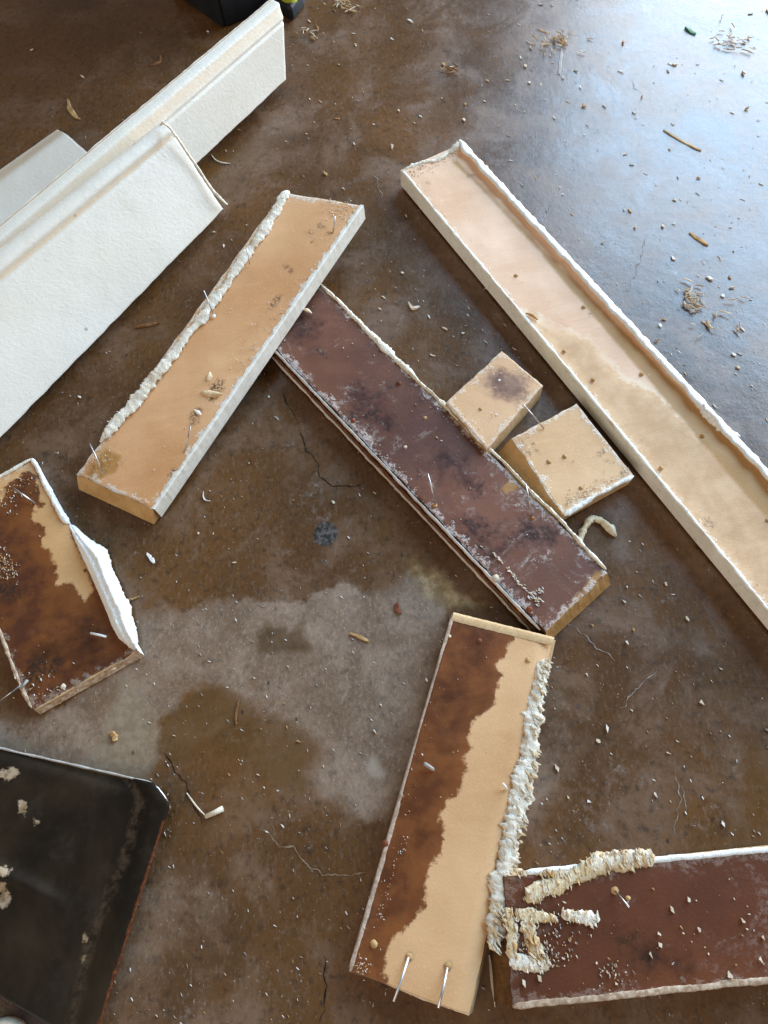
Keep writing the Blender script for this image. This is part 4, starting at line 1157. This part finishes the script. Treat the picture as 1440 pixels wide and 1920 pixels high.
def tool():
    e = empty('power_tool', P(450, -40, 0), 'dark navy tool case with a lime green end, behind the white baseboard at the top', 'tool')
    def prism(name, foot, h, m, z0=0.0, bev=.004, zp=0.0):
        import bmesh
        bm = bmesh.new()
        at_ = lambda x, y: Vector((P(x, y, zp).x, P(x, y, zp).y, 0))
        lo = [bm.verts.new(at_(x, y) + Vector((0, 0, z0)) - e.location) for x, y in foot]
        hi = [bm.verts.new(at_(x, y) + Vector((0, 0, z0 + h)) - e.location) for x, y in foot]
        bm.faces.new(lo[::-1]); bm.faces.new(hi)
        n = len(foot)
        for k in range(n): bm.faces.new((lo[k], lo[(k + 1) % n], hi[(k + 1) % n], hi[k]))
        bmesh.ops.recalc_face_normals(bm, faces=bm.faces)
        bmesh.ops.bevel(bm, geom=list(bm.edges), offset=bev, segments=3, affect='EDGES', profile=.5)
        me = bpy.data.meshes.new(name); bm.to_mesh(me); bm.free(); me.materials.append(M[m])
        me.polygons.foreach_set('use_smooth', [True] * len(me.polygons))
        o = bpy.data.objects.new(name, me); COL.objects.link(o); o.parent = e
        return o
    prism('case', [(322, -12), (418, 56), (500, -14), (500, -230), (280, -200)], .27, 'navy')  # unseen height made up, tall enough to shade the floor at its left
    prism('foot_strip', [(424, 54), (500, 20), (520, -40), (455, -40)], .03, 'navy_dark', 0, .003)
    prism('grip_end', [(512, 2), (546, 22), (570, -12), (560, -110), (500, -110)], .016, 'navy', 0, .004, .012)
    prism('lime_band', [(524, -12), (540, -4), (554, -12), (560, -50), (550, -110), (515, -100)], .018, 'lime', .004, .004, .022)
tool()

# ------------------------------------------------------------------ loose pieces on the floor
def strand():
    path = [(P(x, y, zz), w, h) for x, y, zz, w, h in ((1086, 1020, .004, .0018, .0022), (1094, 998, .003, .0024, .0028), (1103, 977, .002, .0026, .003), (1113, 972, .001, .0024, .0028),
            (1128, 979, .001, .0026, .003), (1143, 991, .001, .0028, .003), (1156, 1006, .001, .0018, .002))]
    o = bead('caulk_strand', None, path, M['caulk_old'], 130, wn=.3, ridge=.15)
    tag(o, 'bent cream strand of dried caulk on the floor beside the dark board end', 'caulk strand')
strand()

def single(name, label, cat, a, b, w, m, t=.0012, bend=0.0, group=None, seed=0, lift=0.0, seg=6):
    pa, pb = P(*a), P(*b); d = pb - pa
    v, f = sliver_geo((pa + pb) / 2 + Vector((0, 0, .0002)), d.length, w, t, math.atan2(d.y, d.x), seed or int(a[0] * 7 + a[1]), bend, lift, seg)
    return tag(mesh_obj(name, v, f, M[m], None, None, None, False), label, cat, group)

single('wood_splinter', 'long pale tan splinter lying alone on the glossy upper right floor', 'splinter', (1243, 245), (1314, 284), .0022, 'chip_straw', .0010, .02)
single('wood_splinter', 'thick short tan brown splinter on the glossy floor right of the long casing', 'splinter', (1292, 437), (1328, 461), .0032, 'chip_tan', .0012)
single('plastic_strip', 'flat greyish translucent strip at the straw tuft near the top', 'strip', (1053, 92), (1048, 140), .0034, 'chip_grey', .0006)
single('green_chip', 'small green plastic chip on the bright floor near the top right corner', 'chip', (1284, 53), (1303, 66), .0034, 'chip_green', .0016, seg=3)
single('wood_chip', 'orange brown flat wood chip on the dark floor above the short white baseboard', 'wood chip', (124, 190), (147, 227), .0050, 'chip_tan', .0014, .1)
single('wood_chip', 'thin reddish curled chip on the dark floor left of the long white baseboard', 'wood chip', (286, 126), (306, 107), .0030, 'chip_brown', .0012, .25)
single('wood_splinter', 'orange brown splinter between the white baseboard and the caulked tan casing', 'splinter', (254, 614), (300, 606), .0030, 'chip_brown', .0014)
single('wood_splinter', 'bright orange splinter on the pale dry patch near the half stained casing', 'splinter', (657, 1187), (692, 1203), .0028, 'chip_tan', .0016)
single('bark_chip', 'dark red chip on the pale dry patch below the dark board', 'chip', (742, 1130), (749, 1152), .0034, 'chip_red', .0018, .2)
single('white_seed', 'white seed shaped flake on brown floor right of the paint flap', 'flake', (276, 1037), (290, 1056), .0030, 'chip_white', .0014)
single('wood_chip', 'tan crumb of wood on the cement coloured patch above the shovel', 'wood chip', (210, 1372), (219, 1389), .0040, 'chip_tan', .0022)
single('paint_curl', 'cream curl of paint on the brown floor between dark board and long casing', 'flake', (764, 573), (786, 580), .0034, 'chip_cream', .0018, .3)
single('wood_splinter', 'thin tan twig on the darker wet patch below the dry patch', 'splinter', (448, 1312), (441, 1358), .0016, 'chip_brown', .0012, .05)
single('wood_splinter', 'slim pale splinter standing against the end of the dark board at bottom right', 'splinter', (917, 1790), (928, 1888), .0016, 'chip_cream', .0012)
single('wood_splinter', 'small orange and white splinter at the tip of the paint flap', 'splinter', (235, 1128), (262, 1119), .0020, 'chip_tan', .0014)
single('wood_splinter', 'curved pale sliver just below the mitred white baseboard', 'splinter', (393, 293), (429, 311), .0014, 'chip_cream', .0010, .15)
single('wire_scrap', 'short bent white wire near the lower end of the tan casing', 'scrap', (378, 925), (391, 943), .0010, 'chip_white', .001, .3)
def bent_straw():
    e = empty('bent_straw', P(385, 1528), 'bent straw with a thick cut end on the wet floor right of the shovel', 'straw')
    v, f = sliver_geo((P(350, 1488) + P(385, 1530)) / 2 + Vector((0, 0, .0003)), (P(350, 1488) - P(385, 1530)).length, .0012, .0010, math.atan2(*(P(385, 1530) - P(350, 1488)).yx), 5, .03)
    mesh_obj('stem', v, f, M['chip_cream'], e, None, None, False)
    tube('stub', e, [P(385, 1531, .0016), P(402, 1524, .0018), P(418, 1516, .002)], .0014, M['chip_cream'], 8, .0, 1.35)
bent_straw()

crumbs = [(985, 125, 3.4), (993, 156, 2.4), (1243, 425, 2.8), (1191, 427, 2.8), (1330, 523, 3.6), (1368, 520, 2.6), (1372, 540, 3.2), (1395, 80, 3.2), (1405, 72, 3), (1394, 138, 4.0), (1168, 80, 2.6), (1265, 122, 3), (1095, 200, 3), (1203, 182, 2.6),
          (1310, 335, 2.6), (1264, 375, 2.4), (1400, 205, 2.8), (735, 276, 3.2), (870, 226, 2.8), (610, 327, 3.4), (748, 208, 2.2), (872, 196, 2.4), (845, 128, 3.8), (832, 122, 2.8), (1262, 485, 3), (868, 626, 2.4), (755, 513, 2.2), (712, 580, 2), (420, 462, 2.4),
          (402, 436, 2.2), (1245, 600, 2.4), (1237, 610, 2.6), (1230, 640, 2.8), (1385, 690, 2.6), (1375, 665, 2.6), (1355, 555, 2.6), (1130, 455, 2.2), (1187, 1180, 2), (1288, 1160, 2.6), (1316, 1318, 3.0), (1175, 1205, 2.4), (1138, 1366, 3.0), (1122, 1390, 2.2),
          (1044, 1440, 3), (1253, 1412, 2.4), (1248, 1095, 2.4), (1175, 1100, 2.0), (1170, 1128, 2), (1110, 1172, 2), (1355, 1545, 2.6), (1228, 1490, 2.4), (1104, 1503, 2.2), (540, 1250, 2), (702, 1370, 2.6), (440, 1055, 2), (372, 1000, 1.8), (150, 745, 2), (360, 640, 2),
          (60, 95, 2.4), (155, 145, 2.6), (390, 60, 2.2), (1008, 870, 1.6), (1065, 1495, 1.8), (625, 942, 2), (860, 1240, 2), (800, 1275, 2.2), (1100, 1265, 2), (560, 1390, 2.4), (590, 700, 1.8), (505, 745, 2.0)]
LAND = [('straw tuft at the right', 1300, 560), ('green chip', 1292, 60), ('grey plastic strip', 1050, 110), ('long casing far end', 810, 295), ('mitred baseboard end', 535, 90),
        ('square offcut', 1070, 862), ('curved caulk strand', 1120, 985), ('dark board near end', 1080, 1130), ('scraped board top edge', 1200, 1600), ('stained casing caulk ridge', 985, 1430),
        ('long pale tan splinter', 1278, 265), ('thick brown splinter', 1310, 449), ('paint flap', 225, 1080), ('tan casing far end', 605, 370), ('tan casing near end', 215, 935),
        ('dark red chip', 745, 1141), ('bent straw', 385, 1515), ('wide baseboard corner', 418, 392), ('cream paint curl', 775, 577), ('dark plug in the floor', 608, 1000), ('short white baseboard', 120, 240), ('top right corner', 1440, 0)]
spots = {}
for k, (x, y, sz) in enumerate(crumbs):
    nm, lx, ly = min(LAND, key=lambda q: (q[1] - x) ** 2 + (q[2] - y) ** 2)
    dx, dy = x - lx, y - ly
    side = ('right of' if dx > 0 else 'left of') if abs(dx) > abs(dy) else ('below' if dy > 0 else 'above')
    spots.setdefault((nm, side), []).append((math.hypot(dx, dy), k))
ORD = ['nearest', 'second nearest', 'third nearest', 'fourth nearest', 'fifth nearest', 'sixth nearest', 'seventh nearest', 'eighth nearest']
clab = {}
for (nm, side), L in spots.items():
    for n_, (d_, k) in enumerate(sorted(L)):
        clab[k] = ('crumb %s the %s' % (side, nm)) if len(L) == 1 else ('crumb %s the %s, %s to it' % (side, nm, ORD[n_]))
for k, (x, y, sz) in enumerate(crumbs):
    r = random.Random(900 + k)
    v, f = shard_geo(P(x, y, .0002), sz * .0018, sz * r.uniform(.0006, .0011), sz * .0004, STREAK + r.gauss(0, .4), 900 + k)
    col = r.choice(('cream', 'cream', 'white', 'white', 'tan'))
    tag(mesh_obj('paint_crumb', v, f, M['chip_' + col], None, None, None, False), 'small ' + col + ' ' + clab[k], 'crumb', 'pale crumbs scattered on the floor')

# tufts of straw and shavings, dust of slivers: nobody could count them
def tuft(x, y, sx, sy, n, label, seed, mats=('chip_straw', 'chip_cream', 'chip_tan')):
    r = random.Random(seed); it = []
    for _ in range(n):
        p = P(x + r.gauss(0, sx), y + r.gauss(0, sy), r.uniform(.0003, .003))
        it.append((p, r.uniform(.003, .011), r.uniform(.0005, .0012), r.uniform(.0005, .001), STREAK + r.gauss(0, .7)))
    o = flakes(None, it, 'wood_shavings', mats, seed)
    tag(o, label, 'shavings')
tuft(1040, 78, 20, 9, 46, 'tuft of straw coloured shavings around the grey strip near the top', 201)
tuft(648, 10, 20, 9, 34, 'loose bunch of pale shavings at the top edge right of the lime tool end', 202)
tuft(1300, 560, 10, 15, 34, 'small tuft of dry straw right of the long casing', 203)
tuft(1335, 600, 22, 20, 16, 'sparse straw slivers below the straw tuft at the right', 204)
tuft(1370, 75, 16, 14, 22, 'thin shavings in the bright top right corner', 205)
tuft(845, 130, 9, 6, 12, 'brown flaky shavings above the long casing end', 206, ('chip_brown', 'chip_tan'))
tuft(590, 62, 14, 10, 14, 'few pale slivers right of the mitred baseboard end', 207, ('chip_cream', 'chip_tan'))

def litter():
    r = random.Random(77); it = []
    while len(it) < 4300:
        x, y = r.uniform(-40, 1480), r.uniform(-30, 1950)
        dens = .45 + .5 * noise.noise(Vector((x / 230, y / 230, 4))) + (.25 if y < 700 and x > 520 else 0) + (.2 if 240 < x < 850 and 1080 < y < 1500 else 0)
        if x < 420 and y < 420: dens *= .22
        if r.random() > dens: continue
        k = r.random()
        L = .0005 + .0032 * k ** 4 + (.004 * r.random() if r.random() < .012 else 0)
        if y < 800 and x > 500: L *= 1.3
        p = P(x, y, .00015)
        it.append((p, L, L * r.uniform(.14, .34), L * r.uniform(.08, .2), STREAK + r.gauss(0, .38)))
    o = flakes(None, it, 'floor_litter', ('chip_cream', 'chip_grey', 'chip_cream', 'chip_white', 'chip_grey', 'chip_white', 'chip_tan'), 79)
    tag(o, 'fine litter of paint dust and wood slivers strewn over the floor', 'litter')
litter()
